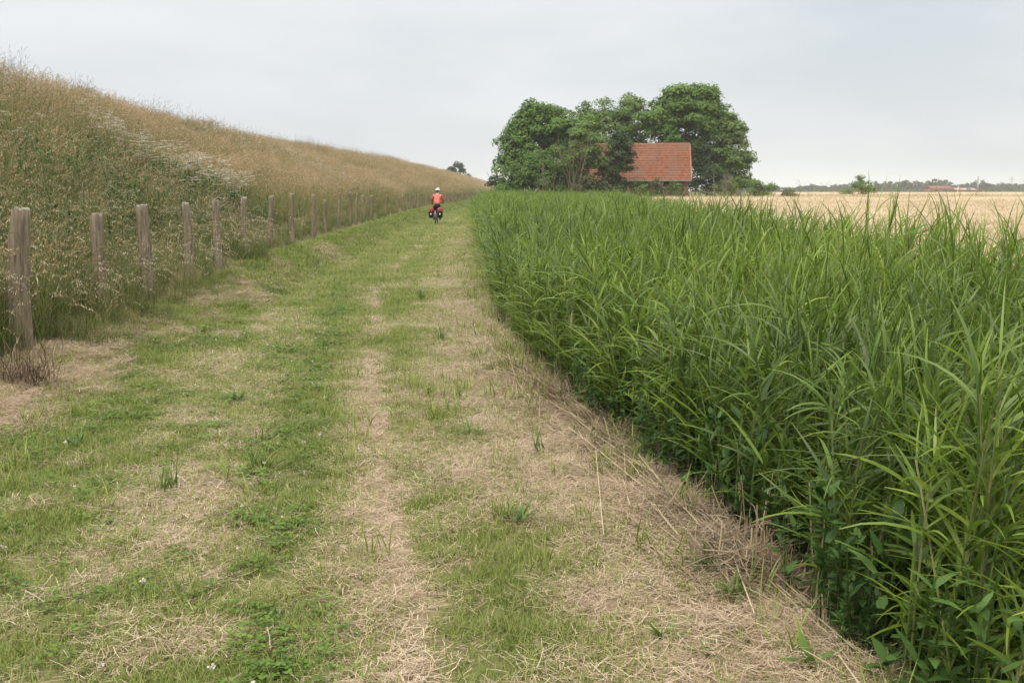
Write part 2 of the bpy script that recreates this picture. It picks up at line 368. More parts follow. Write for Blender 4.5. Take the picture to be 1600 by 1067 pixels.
def p_tall(n=22, stems=7, r=.12, h=(.35, .75), sh=(.65, 1.05), nod=1.0, w=.006, seedmat=1):
    g = Geo(); g.blades(disc(n, r), U(0, 6.28, n), U(.05, .45, n), U(*h, n), U(w * .7, w * 1.3, n), U(.4, 1.5, n), 4)
    if stems:
        b = disc(stems, r * .9); yaw = rng.normal(.3, 1.1, stems); ln = U(*sh, stems)
        P = g.blades(b, yaw, U(.02, .25, stems), ln, .0035, U(.15, .5, stems) * nod, 4, prof='flat', t1=.6)
        tip = P[:, -1]; d = tip - P[:, -2]; d /= np.linalg.norm(d, axis=1, keepdims=True)
        hl = U(.09, .17, stems)
        for s_ in range(stems):     # panicle: short spikelets round the axis
            k = 13; q = np.linspace(0, 1, k); ax = tip[s_] + np.outer(q * hl[s_], d[s_] + np.array([math.cos(yaw[s_]), math.sin(yaw[s_]), 0]) * .35 * nod)
            ax[:, 2] -= q ** 2 * hl[s_] * .35 * nod
            g.blades(ax, U(0, 6.28, k), U(.2, 1.0, k), U(.020, .042, k) * (1.15 - q * .6), .009, U(0, .8, k), 1, mat=seedmat, t0=.6)
    return g
def p_umbel(h=.9, n=3):
    g = Geo()
    for s_ in range(n):
        b = disc(1, .12); hh = h * rng.uniform(.75, 1.15); P = g.blades(b, U(0, 6.28, 1), U(.02, .25, 1), np.array([hh]), np.array([.007]), U(0, .2, 1), 3, prof='flat', mat=0)
        tip = P[0, -1]
        for j in range(rng.integers(3, 6)):
            c = tip + np.array([rng.normal(0, .07), rng.normal(0, .07), rng.uniform(-.06, .05)]); r = rng.uniform(.035, .075); k = 26
            q = disc(k, r); q[:, 2] = -(q[:, 0] ** 2 + q[:, 1] ** 2) * 3; g.quads(c + q, np.stack([U(-.35, .35, k), U(-.35, .35, k), np.ones(k)], 1), U(.014, .024, k), .9, mat=1)
        m = 7; g.blades(b + np.array([[0, 0, .2]]) + rng.normal(0, .05, (m, 3)) + np.array([0, 0, 1]) * U(0, .3, m)[:, None], U(0, 6.28, m), U(.5, 1.2, m), U(.12, .28, m), .03, U(.3, .9, m), 3, mat=2, prof='leaf')
    return g
def p_reed(h=1.5, n=11):
    g = Geo(); wind = .15
    lean = rng.uniform(.0, .14); yw = rng.normal(wind, .9)
    P = g.blades(np.zeros((1, 3)), np.array([yw]), np.array([lean]), np.array([h * .9]), np.array([.008]), np.array([.1]), 5, prof='flat', mat=1)
    P2 = g.blades(np.zeros((1, 3)), np.array([yw]), np.array([lean]), np.array([h * .9]), np.array([.008]), np.array([.1]), 5, prof='flat', mat=1, face=np.array([yw]))
    ax = P[0]; q = np.sort(U(.22, 1.0, n)); q[-1] = 1.0; q[-2] = .97; q[-3] = .92
    pos = np.stack([np.interp(q * 5, np.arange(6), ax[:, i]) for i in range(3)], 1)
    yaw = rng.normal(wind, 1.15, n) + np.where(np.arange(n) % 2, math.pi, 0) * (rng.random(n) < .45)
    ln = U(.22, .44, n) * (1.05 - .2 * np.abs(q - .6)); ln[-3:] *= np.array([1., .85, .62]); w = U(.013, .027, n); w[-2:] *= .65
    le = U(.35, 1.05, n); le[-3:] = U(.1, .7, 3)
    cu = U(.2, 1.6, n); cu[-3:] = U(.1, 1.3, 3)
    g.blades(pos, yaw, le, ln, w, cu, 6, prof='leaf', mat=0, yawcurl=rng.normal(0, .3, n), face=yaw + math.pi / 2 + rng.normal(0, .3, n), twist=rng.normal(0, .8, n))
    return g
def p_deadreed(h=.6, n=6):
    g = Geo(); b = disc(n, .15); hh = U(.35, 1.0, n) * h
    g.blades(b, U(0, 6.28, n), U(.0, .22, n), hh, U(.004, .007, n), U(-.1, .2, n), 2, prof='flat'); 
    g.blades(b, U(0, 6.28, n), U(.0, .12, n), hh * .8, U(.006, .010, n), U(-.1, .2, n), 2, prof='flat', face=U(0, 3, n)); return g
def p_broad(h=.6, n=40, s=.07, stems=3):
    g = Geo(); b = disc(stems, .1)
    for i in range(stems):
        P = g.blades(b[i:i + 1], U(0, 6.28, 1), U(0, .3, 1), np.array([h]), np.array([.006]), U(0, .3, 1), 3, prof='flat', mat=0)[0]
        k = n // stems; q = U(.1, 1, k); pos = np.stack([np.interp(q * 3, np.arange(4), P[:, j]) for j in range(3)], 1)
        g.blades(pos, U(0, 6.28, k), U(.7, 1.3, k), U(s * .8, s * 1.6, k), U(s * .45, s * .75, k), U(.2, .9, k), 3, prof='leaf', mat=0)
    return g
def p_wheat(n=16, r=.12, h=(.66, .86)):
    g = Geo(); b = disc(n, r); yaw = rng.normal(0, 1.3, n); P = g.blades(b, yaw, U(0, .16, n), U(*h, n), .004, U(.1, .4, n), 3, prof='flat')
    g.blades(P[:, -1], yaw, U(.5, 1.4, n), U(.09, .15, n), .014, U(.2, .9, n), 2, prof='leaf'); return g

def pts_on_lane(y0, y1, dens, xa, xb, margin=260):
    """uniform random points for X between the lines xa(Y), xb(Y)"""
    W = 0; Yg = np.linspace(y0, y1, 200); wmax = np.max(xb(Yg) - xa(Yg)); n = int(dens * wmax * (y1 - y0))
    Y = U(y0, y1, n); a, b = xa(Y), xb(Y); X = a + rng.random(n) * wmax; k = X < b; X, Y = X[k], Y[k]; Z = ground_z(X, Y)
    k = in_view(X, Y, Z, margin, 200); return np.stack([X[k], Y[k], Z[k]], 1)

# ---------------------------------------------------------------- dryness of the lane
def dryness(X, Y):
    t = X - Aln(Y)
    base = np.interp(t, [-5, -2.6, -2.2, -1.75, -1.3, -.8, -.4, -.2, .0, .12, .28, .44, .6, 1.0, 1.3, 1.8, 2.3, 3], [.5, .55, .42, .22, .36, .56, .48, .26, .22, .42, .60, .62, .44, .60, .86, .98, .84, .5])
    n = fbm(X, Y * .6, .75, 3, 4) - .5; n2 = fbm(X, Y, .22, 5, 2) - .5
    d = base + n * np.interp(t, [.8, 1.1], [1.0, .6]) + n2 * .6 - .12 - .2 * smooth(8, 20, Y) + .55 * np.exp(-((t - .36 - .5 * (fbm(X * 0, Y, 6, 3, 2) - .5)) / (.15 + .005 * Y)) ** 2) * smooth(10, 20, Y) * smooth(.3, .65, fbm(X, Y, 1.6, 4, 3))
    d = np.where((t > -.35) & (t < .04), d - .07, d)
    # straw at the feet of the posts
    fx = X - Fln(Y); s = np.exp(-((fx - .55) / .42) ** 2) * (fbm(X * 0, Y, 3.1, 6, 2) * 1.6 - .15) * smooth(40, 20, Y)
    d = d + np.clip(s, 0, 1) * .9
    return np.clip(d, 0, 1)

# ---------------------------------------------------------------- ground
def axis(segs):
    out_ = [segs[0][0]]
    for a, b, st in segs:
        n = max(1, int(round((b - a) / st))); out_ += list(np.linspace(a, b, n + 1)[1:])
    return np.array(out_)
def growing(a, b, st, g):
    o_ = []; x = a; s = st
    while x < b: x += s; s *= g; o_.append(min(x, b))
    return o_
xs = np.array(sorted([-x for x in growing(34, 1400, 3, 1.35)]) + list(axis([(-34, -8, .5), (-8, 5, .1), (5, 14, .4)])) + growing(14, 2600, 1.5, 1.3))
ys = np.array(sorted([-x for x in growing(4, 60, 4, 1.3)]) + list(axis([(-4, 2, .6), (2, 15, .1), (15, 40, .3), (40, 120, 1.2)])) + growing(120, 3000, 4, 1.18))
XX, YY = np.meshgrid(xs, ys); ZZ = ground_z(XX, YY)
nx, ny = len(xs), len(ys); idx = np.arange(nx * ny).reshape(ny, nx)
gf = np.stack([idx[:-1, :-1], idx[:-1, 1:], idx[1:, 1:], idx[1:, :-1]], -1).reshape(-1, 4)
gg = Geo(); gg.add(np.stack([XX, YY, ZZ], -1).reshape(-1, 3), gf, 0, dryness(XX, YY).ravel(), 0)
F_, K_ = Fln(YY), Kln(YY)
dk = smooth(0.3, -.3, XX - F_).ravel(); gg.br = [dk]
m, t = new_mat('ground_turf')
dryf = math_(t, 'ADD', attr(t, 'bt'), math_(t, 'MULTIPLY', math_(t, 'SUBTRACT', wnoise(t, 9, 5), .5), .8), clamp=True)
fine = wnoise(t, 90, 3)
c = ramp(t, dryf, [(0, (.12, .145, .040)), (.4, (.21, .20, .085)), (.7, (.39, .29, .19)), (1, (.50, .38, .265))])
c = mixc(t, math_(t, 'MULTIPLY', fine, .55), c, (.10, .085, .055))
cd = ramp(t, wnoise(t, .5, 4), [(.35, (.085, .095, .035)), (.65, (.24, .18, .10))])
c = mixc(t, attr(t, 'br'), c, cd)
finish(t, c, .9, .1, bump=wnoise(t, 25, 5), bstr=.5, bdist=.03)
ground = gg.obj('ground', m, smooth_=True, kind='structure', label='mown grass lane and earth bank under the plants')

# the reed bed and the lane ----------------------------------------------------------------
xa = lambda Y: np.maximum(Fln(Y) + .15, -9 + 0 * Y); xb = lambda Y: Lln(Y) + .25
def lane_layer(name, label, protos, mats, segs, prob, sc, tintf, cat):
    Ps, S, T = [], [], []
    for y0, y1, dens, s in segs:
        P = pts_on_lane(y0, y1, dens, xa, xb, 560 if y1 < 17 else 260); d = dryness(P[:, 0], P[:, 1]); k = rng.random(len(P)) < prob(P[:, 0], P[:, 1], d); P = P[k]; d = d[k]
        Ps.append(P); S.append(U(.75, 1.25, len(P)) * s); T.append(tintf(d))
    P = np.concatenate(Ps); S = np.concatenate(S); T = np.concatenate(T); P[:, 2] -= .004
    sc3 = np.stack([S, S, S ** .6], 1)
    scatter(name, label, cat, protos, mats, P, U(0, 6.28, len(P)), sc3, T)
    return len(P)
def rut(X, Y):
    t = X - Aln(Y); return np.exp(-((t - .42) / .14) ** 2) * smooth(.36, .5, fbm(X, Y * .7, .7, 2, 3))
cnt = {}
cnt['lawn'] = lane_layer('lane_grass', 'short mown green grass growing over the lane', [p_lawn() for _ in range(10)], [M_lawn],
    [(2.6, 9, 300, 1.0), (9, 16, 190, 1.25), (16, 34, 90, 1.8), (34, 80, 26, 3.0), (80, 150, 10, 4.5)],
    lambda X, Y, d: np.clip(1.2 - d * .95, .26, 1) * (1 - .9 * rut(X, Y)), 1, lambda d: np.clip(d * .62 + rng.normal(0, .09, len(d)), 0, 1), 'grass')
cnt['straw'] = lane_layer('cut_straw', 'pale dry mown straw strewn over the lane', [p_straw() for _ in range(10)], [M_straw],
    [(2.6, 9, 270, 1.0), (9, 16, 150, 1.35), (16, 34, 50, 2.0), (34, 80, 12, 3.2)],
    lambda X, Y, d: np.clip((d - .22) * 1.9, .06, 1) * (1 - .7 * rut(X, Y)), 1, lambda d: np.clip(.3 + d * .4 + rng.normal(0, .2, len(d)), 0, 1), 'straw')
def clov(X, Y, d):
    t = X - Aln(Y); b = np.exp(-((t + .16) / .17) ** 2) * (1.9 * fbm(X, Y, .45, 2, 3) - .72).clip(.02, .55) + .25 * (fbm(X, Y, .5, 7, 2) > .62) * (t < 0) + .05 * (t < 0)
    return np.clip(b * np.clip(1.35 - d * 1.1, .15, 1), 0, 1)
cnt['clover'] = lane_layer('clover', 'band of dark green clover along the left wheel rut', [p_clover() for _ in range(6)], [M_clover],
    [(2.6, 9, 200, 1.0), (9, 18, 110, 1.4)], clov, 1, lambda d: np.clip(d + rng.normal(0, .2, len(d)), 0, 1), 'clover')
P = pts_on_lane(2.8, 12, 60, xa, xb); k = rng.random(len(P)) < clov(P[:, 0], P[:, 1], P[:, 0] * 0 + .2) * .4; P = P[k]
scatter('clover_flowers', 'tiny white clover blossoms dotted along the lane', 'flowers', [p_cloverflower() for _ in range(4)], [M_umbel, M_clover], P, U(0, 6, len(P)), U(.7, 1.2, len(P)), U(.3, 1, len(P)))
# longer unmown tufts along the lane (edges, under the posts)
Ps = []
for y0, y1, dn in ((2.6, 10, 26), (10, 30, 12), (30, 90, 3)):
    P = pts_on_lane(y0, y1, dn, xa, xb); e = np.exp(-((P[:, 0] - Lln(P[:, 1]) + .05) / .28) ** 2) * .9 + .05 + .55 * (fbm(P[:, 0], P[:, 1], .6, 1, 3) > .66)
    Ps.append(P[rng.random(len(P)) < e])
P = np.concatenate(Ps)
scatter('long_grass', 'longer fresh green grass blades rising from the mown lane', 'grass', [p_lawn(16, .06, (.08, .2), .006) for _ in range(6)], [M_lawn], P, U(0, 6, len(P)), U(.6, 1.3, len(P)) * np.interp(P[:, 1], [3, 30, 90], [1, 1.6, 2.2]), U(0, .35, len(P)))

# ---------------------------------------------------------------- dike vegetation
DXA = lambda Y: Kln(Y) - 3.5; DXB = lambda Y: Fln(Y) + .62
def hit_up(px, py, up=.85):
    d = ray(px, py); ts = np.concatenate([np.arange(6, 60, .05), np.arange(60, 600, .5)]); P = d[None] * ts[:, None]; P[:, 2] += CAM_H
    return P[np.argmax(ground_z(P[:, 0], P[:, 1]) + up > P[:, 2])]
def drift(a, b, n): return [hit_up(a[0] + (b[0] - a[0]) * q, a[1] + (b[1] - a[1]) * q) for q in np.linspace(0, 1, n)]
flower = drift((118, 158), (265, 262), 16) + drift((318, 264), (405, 300), 9) + drift((440, 236), (528, 276), 8)
flower_r = [.55] * 16 + [.9] * 9 + [1.3] * 8
greens = [(hit_up(270, 185), 2.6), (hit_up(310, 205), 2.2), (hit_up(330, 285), 1.8), (hit_up(290, 260), 1.4), (hit_up(60, 210), 1.8), (hit_up(190, 250), 1.6), (hit_up(20, 300), 1.4), (hit_up(230, 290), 1.2), (hit_up(110, 240), 1.6), (hit_up(410, 225), 2.)]
def greenness(X, Y):
    g = fbm(X, Y * .5, 3.2, 0, 4); g = smooth(.42, .72, g) * .8
    fx = Fln(Y) - X
    g = g + .85 * smooth(1.9, .5, fx) + .33 * smooth(40, 16, Y)
    g = g - .18 * smooth(4, 9, fx)
    for p, r in greens: g = g + .75 * np.exp(-(((X - p[0]) ** 2 + ((Y - p[1]) * .6) ** 2) / r ** 2))
    g = g + 1.0 * (fbm(X, Y * .6, 1.6, 6, 3) - .52)
    return np.clip(g, 0, 1)
def dike_pts(segs):
    Ps, S = [], []
    for y0, y1, dens, s in segs:
        P = pts_on_lane(y0, y1, dens, DXA, DXB, 120 if y0 > 13 else 700); Ps.append(P); S.append(U(.8, 1.2, len(P)) * s)
    return np.concatenate(Ps), np.concatenate(S)
P, S = dike_pts([(2.5, 14, 42, .86), (14, 26, 30, .92), (26, 50, 17, 1.05), (50, 100, 9, 1.25), (100, 220, 3.2, 1.6), (220, 700, .9, 2.0)])
G = greenness(P[:, 0], P[:, 1]); nearf = Fln(P[:, 1]) - P[:, 0] < .0
nf2 = Fln(P[:, 1]) - P[:, 0] < .8; S = S * np.where(nearf, .8, 1) * np.where(nf2, np.interp(P[:, 1], [12, 20, 60], [1, .66, .5]), 1) * np.interp(P[:, 0] - Fln(P[:, 1]), [0, .6], [1, .55])
S = S * (.42 + 1.05 * fbm(P[:, 0], P[:, 1], 1.3, 2, 4)) * rng.uniform(.85, 1.2, len(P))
S3 = np.stack([S, S, np.where(S > 1.05, 1.05 + (S - 1.05) * .3, S) * .88], 1)
frn = P[:, 0] - Fln(P[:, 1]); keep_ = (frn < .02) | (fbm(P[:, 0] * 0, P[:, 1], 1.3, 5, 2) + rng.normal(0, .05, len(P)) > .44 + .28 * np.clip(frn, 0, 1) + .12 * smooth(15, 22, P[:, 1])); P = P[keep_]; S = S[keep_]; S3 = S3[keep_]; G = G[keep_]
k = rng.random(len(P)) < (.10 + .9 * G)
wind = lambda n: np.stack([rng.normal(0, .08, n), rng.normal(.05, .08, n)], 1)
scatter('green_tall_grass', 'green tall grass growing among the posts and on the dike', 'grass', [p_tall(30, 2, .14) for _ in range(8)], [M_tall, M_seed], P[k], rng.normal(0, .8, k.sum()), S3[k], np.clip(.55 - G[k] * .45 + rng.normal(0, .1, k.sum()), 0, 1), wind(k.sum()))
k2 = (~k) | (rng.random(len(P)) < .25)
scatter('dry_tall_grass', 'tan seeding tall grass covering the dike slope', 'grass', [p_tall(14, 11, .14) for _ in range(10)], [M_tall, M_seed], P[k2], rng.normal(0, .8, k2.sum()), S3[k2], np.clip(.95 - G[k2] * .5 + 1.2 * (fbm(P[k2][:, 0], P[k2][:, 1] * .7, 1.7, 7, 4) - .55) + rng.normal(0, .2, k2.sum()), 0, 1), wind(k2.sum()))
cnt['dike'] = len(P)
P = pts_on_lane(7, 21, 8, lambda Y: Fln(Y) - 2.4, lambda Y: Fln(Y) + .3, 120)
scatter('nodding_seed_heads', 'pale nodding grass ears arching round the fence posts', 'grass', [p_tall(4, 5, .14, (.3, .6), (.6, .95), 3.2, .005) for _ in range(6)], [M_tall, M_pale], P, rng.normal(0, .9, len(P)), U(.75, 1.05, len(P)), U(.2, .8, len(P)), wind(len(P)))
# white umbels
fp = []
for p, r in zip(flower, flower_r):
    n = int(2.5 + 3.2 * r); q = p[:2] + rng.normal(0, 1, (n, 2)) * np.array([r * .75, r * .9]); fp.append(q)
q = np.stack([U(-16, -6.5, 130), U(11, 70, 130)], 1); fp.append(q)
Q = np.concatenate(fp); P = np.stack([Q[:, 0], Q[:, 1], ground_z(Q[:, 0], Q[:, 1])], 1); P = P[P[:, 0] < Fln(P[:, 1]) - 1]
scatter('white_wildflowers', 'drifts of white umbel wildflowers on the dike slope', 'flowers', [p_umbel() for _ in range(8)], [M_tall, M_umbel, M_nettle], P, U(0, 6, len(P)), U(.85, 1.2, len(P)), U(0, 1, len(P)))
# thistles and docks against the sky along the crest
n = 620; Y = 22 + rng.random(n) ** 1.4 * 120; X = Kln(Y) + rng.normal(.3, .6, n); P = np.stack([X, Y, ground_z(X, Y)], 1)
M_dock = blade_mat('dark_seed_stalk', [(.075, .085, .045), (.15, .10, .07), (.20, .13, .08)], None, amp=.8, trans=.1)
scatter('crest_stalks', 'dark weed stalks standing against the sky on the crest', 'weeds', [p_tall(3, 5, .2, (.3, .6), (.9, 1.35), .7, .018) for _ in range(5)], [M_dock, M_dock], P, U(0, 6, n), U(.8, 1.15, n), U(0, 1, n))
# darker leafy patches on the slope
gp = []
for p, r in greens: n = int(13 * r); gp.append(p[:2] + rng.normal(0, 1, (n, 2)) * np.array([r * .4, r * .7]))
Q = np.concatenate(gp); P = np.stack([Q[:, 0], Q[:, 1], ground_z(Q[:, 0], Q[:, 1])], 1); P = P[P[:, 0] < Fln(P[:, 1]) - .3]
scatter('leafy_weeds', 'dark green leafy weeds in patches on the dike', 'weeds', [p_broad(.75, 90, .055, 5) for _ in range(5)], [M_nettle], P, U(0, 6, len(P)), U(.8, 1.2, len(P)), U(0, .9, len(P)))

# ---------------------------------------------------------------- reed bed
def reed_h(X, Y):
    h = np.interp(Y, [0, 4, 12, 40, 70, 100], [1.50, 1.52, 1.60, 1.72, 1.80, 1.75])
    return h * (.86 + .26 * fbm(X, Y, 1.7, 3, 3)) * (.80 + .20 * smooth(0, .7, X - Lln(Y)))
Ps = []
for y0, y1, dn in ((2.2, 5, 115), (5, 9, 115), (9, 16, 95), (16, 34, 60), (34, 60, 40), (60, 104, 24)):
    Ps.append(pts_on_lane(y0, y1, dn, lambda Y: Lln(Y) + .05, lambda Y: np.minimum(Rln(Y), 200), 260))
P = np.concatenate(Ps); 
edge = np.exp(-((P[:, 0] - Lln(P[:, 1])) / .05) ** 2); P = P[rng.random(len(P)) > edge * .5]
k = ~((np.abs(P[:, 0]) < .5) & (P[:, 1] < 1.5)); P = P[k]
H = (reed_h(P[:, 0], P[:, 1]) - np.minimum(ground_z(P[:, 0], P[:, 1]), 0) * .75) / 1.5 * U(.86, 1.08, len(P)); H = H * np.interp(P[:, 1], [0, 8, 14, 30], [.89, .88, .87, .85]) * (1 + .07 * rng.normal(0, 1, len(P)).clip(-2.2, 1.5)); H = H * (1 + .07 * smooth(.35, .9, (P[:, 0] - Lln(P[:, 1])) / (Rln(P[:, 1]) - Lln(P[:, 1]))) * smooth(22, 10, P[:, 1])); H = np.where(rng.random(len(P)) < .03, H * 1.14, H)
W = np.interp(P[:, 1], [0, 12, 30, 60, 100], [.88, .92, 1.1, 1.4, 1.8]) * U(.85, 1.15, len(P))
cnt['reed'] = len(P)
tn = np.clip(fbm(P[:, 0], P[:, 1], 2.5, 1, 3) * .9 + rng.normal(0, .13, len(P)) - .02, 0, 1)
scatter('reed_bed', 'dense bed of green reeds filling the ditch beside the lane', 'reeds', [p_reed(1.5, 20) for _ in range(18)], [M_reed, M_reedstem], P, rng.normal(0, .9, len(P)), np.stack([W, W, H], 1), tn, np.stack([rng.normal(0, .07, len(P)), rng.normal(.05, .08, len(P))], 1))
P = np.concatenate([pts_on_lane(2.4, 9, 10, lambda Y: Lln(Y) - .02, lambda Y: Lln(Y) + .9, 200), pts_on_lane(9, 30, 5, lambda Y: Lln(Y) - .05, lambda Y: Lln(Y) + .6)])
scatter('dead_reed_stems', 'bare tan dead reed stems at the foot of the reeds', 'reeds', [p_deadreed() for _ in range(6)], [M_deadreed], P, U(0, 6, len(P)), U(.3, 1.15, len(P)), U(0, 1, len(P)))
# low broad leaved plants inside the bottom of the reeds
P = np.concatenate([pts_on_lane(2.2, 8, 34, lambda Y: Lln(Y) + .0, lambda Y: Lln(Y) + 1.0, 260), pts_on_lane(8, 30, 6, lambda Y: Lln(Y) + .05, lambda Y: Lln(Y) + .7)])
scatter('nettles', 'dark broad leaved undergrowth at the foot of the reeds', 'weeds', [p_broad(.5, 42, .06, 3) for _ in range(6)], [M_nettle], P, U(0, 6, len(P)), U(.6, 1.3, len(P)), U(0, 1, len(P)))
# long cut stalks lying along the foot of the reeds
g = Geo(); n = 520; Y = 2.6 + rng.random(n) ** .75 * 8.0; X = Lln(Y) - .14 + rng.normal(0, .10, n) - .04 + .1 * smooth(4, 3, Y); Z = ground_z(X, Y) + U(.005, .075, n)
yaw = math.pi / 2 + .22 + rng.normal(0, .22, n) + np.where(rng.random(n) < .5, math.pi, 0); L_ = U(.12, .6, n)
lg = rng.random(n) < .09; L_ = np.where(lg, U(.8, 1.5, n), L_); Z = Z + lg * .05
e = np.stack([X + np.cos(yaw) * L_, Y + np.sin(yaw) * L_], 1); le = math.pi / 2 - np.arctan2(ground_z(e[:, 0], e[:, 1]) + .03 - Z + .03, L_)
g.blades(np.stack([X, Y, Z], 1), yaw, le, L_, U(.003, .0062, n), rng.normal(0, .08, n), 3, prof='flat', face=yaw + math.pi / 2)
P = pts_on_lane(3.0, 9.5, 230, lambda Y: Lln(Y) - .20, lambda Y: Lln(Y) + .22, 100); k = rng.random(len(P)) < np.clip(1.9 * fbm(P[:, 0] * 0, P[:, 1], .8, 6, 2) - .35, .1, 1) * smooth(3.2, 4.6, P[:, 1]) * smooth(9.5, 7, P[:, 1]); P = P[k]; P[:, 2] += U(0, .05, len(P))
scatter('brown_chaff', 'matted brown chaff heaped along the foot of the reeds', 'straw', [p_straw(30, .11, (.06, .2), .0034) for _ in range(6)], [M_brown], P, U(0, 6, len(P)), U(.8, 1.4, len(P)), U(.1, .9, len(P)), np.stack([rng.normal(0, .35, len(P)), rng.normal(0, .35, len(P))], 1))
def own_tint(o, v):                # one unscattered mesh: the same look without an instancer
    return o
m2, t2 = new_mat('cut_stalks'); c = ramp(t2, attr(t2, 'br'), [(0, (.20, .14, .085)), (.45, (.36, .27, .17)), (1, (.60, .49, .33))]); finish(t2, c, .55, .3)
g.obj('cut_stalks', m2, kind='stuff', label='long cut reed stalks lying along the foot of the reeds', cat='straw')

# ---------------------------------------------------------------- wheat field
uu = np.concatenate([[0, .00002], np.linspace(.012, 1, 150) ** 1.0]); 
yw = np.array(list(np.arange(2, 40, .5)) + list(np.arange(40, 110, 1.5)) + list(growing(110, 520, 3, 1.06)))
def wx0(Y): return np.where(Y < 92.5, Rln(Y) + .25, np.interp(Y, [92.5, 94, 520], [Rln(92.5) + .25, 28.0, 120.0]))
UU, WY = np.meshgrid(uu, yw); WX = wx0(WY) + UU ** 2.4 * 900
WZ = ground_z(WX, WY) + .70 + (fbm(WX, WY, 1.1, 2, 3) - .5) * .20 + (fbm(WX, WY, 14, 4, 2) - .5) * .12
WZ[:, 0] = ground_z(WX[:, 0], WY[:, 0]) - .02
nx, ny = len(uu), len(yw); idx = np.arange(nx * ny).reshape(ny, nx); gf = np.stack([idx[:-1, :-1], idx[:-1, 1:], idx[1:, 1:], idx[1:, :-1]], -1).reshape(-1, 4)
g = Geo(); g.add(np.stack([WX, WY, WZ], -1).reshape(-1, 3), gf)
m, t = new_mat('ripe_wheat'); n_ = wnoise(t, 2.2, 6, rough=.7); f2 = wnoise(t, 14, 4, rough=.7)
c = ramp(t, n_, [(.3, (.50, .395, .255)), (.5, (.57, .46, .31)), (.7, (.63, .52, .365))]); c = mixc(t, math_(t, 'MULTIPLY', f2, .3), c, (.40, .31, .185))
finish(t, c, .85, .1, bump=f2, bstr=.8, bdist=.1); g.obj('wheat_canopy', m, kind='stuff', cat='wheat', label='ripe pale wheat field stretching to the far tree line')
Ps = []
for y0, y1, dn, xm in ((4, 30, 26, 18), (30, 70, 7, 42), (70, 140, 1.6, 90)):
    P = pts_on_lane(y0, y1, dn, wx0, lambda Y: wx0(Y) + xm, 60); Ps.append(P)
P = np.concatenate(Ps); Sx = np.interp(P[:, 1], [4, 30, 70, 140], [1, 1.3, 2.2, 3.5]); cnt['wheat'] = len(P)
scatter('wheat', 'ripe wheat ears standing in the field beyond the reeds', 'wheat', [p_wheat() for _ in range(8)], [M_wheat], P, U(0, 6.28, len(P)), np.stack([Sx, Sx, .95 * np.ones(len(P)) * U(.92, 1.1, len(P))], 1), U(0, 1, len(P)))
# green grass verge between the wheat and the trees / far tree line
P = np.concatenate([np.stack([U(8, 80, 1500), U(92.5, 96, 1500)], 1), np.stack([U(-9, 12, 1400), U(94, 104, 1400)], 1)]); P = np.concatenate([P, ground_z(P[:, 0], P[:, 1])[:, None]], 1)
P = P[(P[:, 0] > 9) | (P[:, 0] > Lln(P[:, 1]) )]
scatter('field_verge', 'rough green grass verge between wheat and farmyard', 'grass', [p_tall(26, 4, .3, (.4, .9), (.8, 1.2), 1, .02) for _ in range(5)], [M_tall, M_seed], P, U(0, 6, len(P)), U(.9, 1.4, len(P)), U(.1, .6, len(P)))
print('COUNTS', cnt)

# ---------------------------------------------------------------- fence posts
m, t = new_mat('weathered_post_wood')
st = wnoise(t, 34, 6, obj=True, stretch=(1, 1, .07), rough=.7); bl = wnoise(t, 5, 4, obj=True); 
c = ramp(t, st, [(.32, (.07, .056, .042)), (.45, (.185, .145, .105)), (.6, (.29, .235, .175)), (.75, (.40, .34, .26))])
c = mixc(t, math_(t, 'MULTIPLY', math_(t, 'GREATER_THAN', bl, .55), .45), c, (.21, .19, .115))
finish(t, c, .85, .15, bump=st, bstr=.8, bdist=.012); M_post = m
m, t = new_mat('post_end_grain'); c = ramp(t, wnoise(t, 40, 4, obj=True), [(.3, (.14, .125, .10)), (.7, (.33, .30, .25))]); finish(t, c, .9, .1); M_end = m
def post_geo(w, h, seed):
    r = np.random.default_rng(seed); g = Geo(); n = 14; rings = 15
    prof = 1 + r.normal(0, .17, n); prof = (prof + np.roll(prof, 1)) / 2; a0 = r.random() * 6.28; sq = r.uniform(.8, 1.1)
    ph = r.uniform(0, 6.28, 3); V = []
    for i in range(rings):
        z = -.15 + (h + .15) * i / (rings - 1); k = 1 + .05 * math.sin(z * 3 + ph[0]) - .04 * (z / h); bx = .03 * math.sin(z * 2.6 + ph[1]); by = .02 * math.sin(z * 2.7 + ph[2])
        for j in range(n):
            a = a0 + 2 * math.pi * j / n; rr = w * .5 * prof[j] * k * (1 + .05 * r.normal()) * (1.12 - .16 * z / h); V.append((bx + rr * math.cos(a), by + rr * sq * math.sin(a), z + (r.normal() * .014 if i == rings - 1 else 0)))
    F = [[i * n + j, i * n + (j + 1) % n, (i + 1) * n + (j + 1) % n, (i + 1) * n + j] for i in range(rings - 1) for j in range(n)]
    g.add(V, F, 0, .5, .5); top = (rings - 1) * n; V2 = [(V[top + j][0] * .8, V[top + j][1] * .8, V[top + j][2] + .008) for j in range(n)]
    b = g.n; g.add(V2 + [(np.mean([v[0] for v in V2]), np.mean([v[1] for v in V2]), h + .010)], np.zeros((0, 4), int), 1, .5, .5)
    g.f.append(np.array([[top + j, top + (j + 1) % n, b + (j + 1) % n, b + j] for j in range(n)] + [[b + j, b + (j + 1) % n, b + n, b + n] for j in range(n)])); g.m.append(np.ones(2 * n, int))
    return g
pxs = [22, 151, 222, 287, 335, 382, 421, 452, 485, 508, 529, 546, 556, 568, 580, 603, 619, 629]
ord_ = 'nearest second third fourth fifth sixth seventh eighth ninth tenth eleventh twelfth thirteenth fourteenth fifteenth sixteenth seventeenth eighteenth'.split()
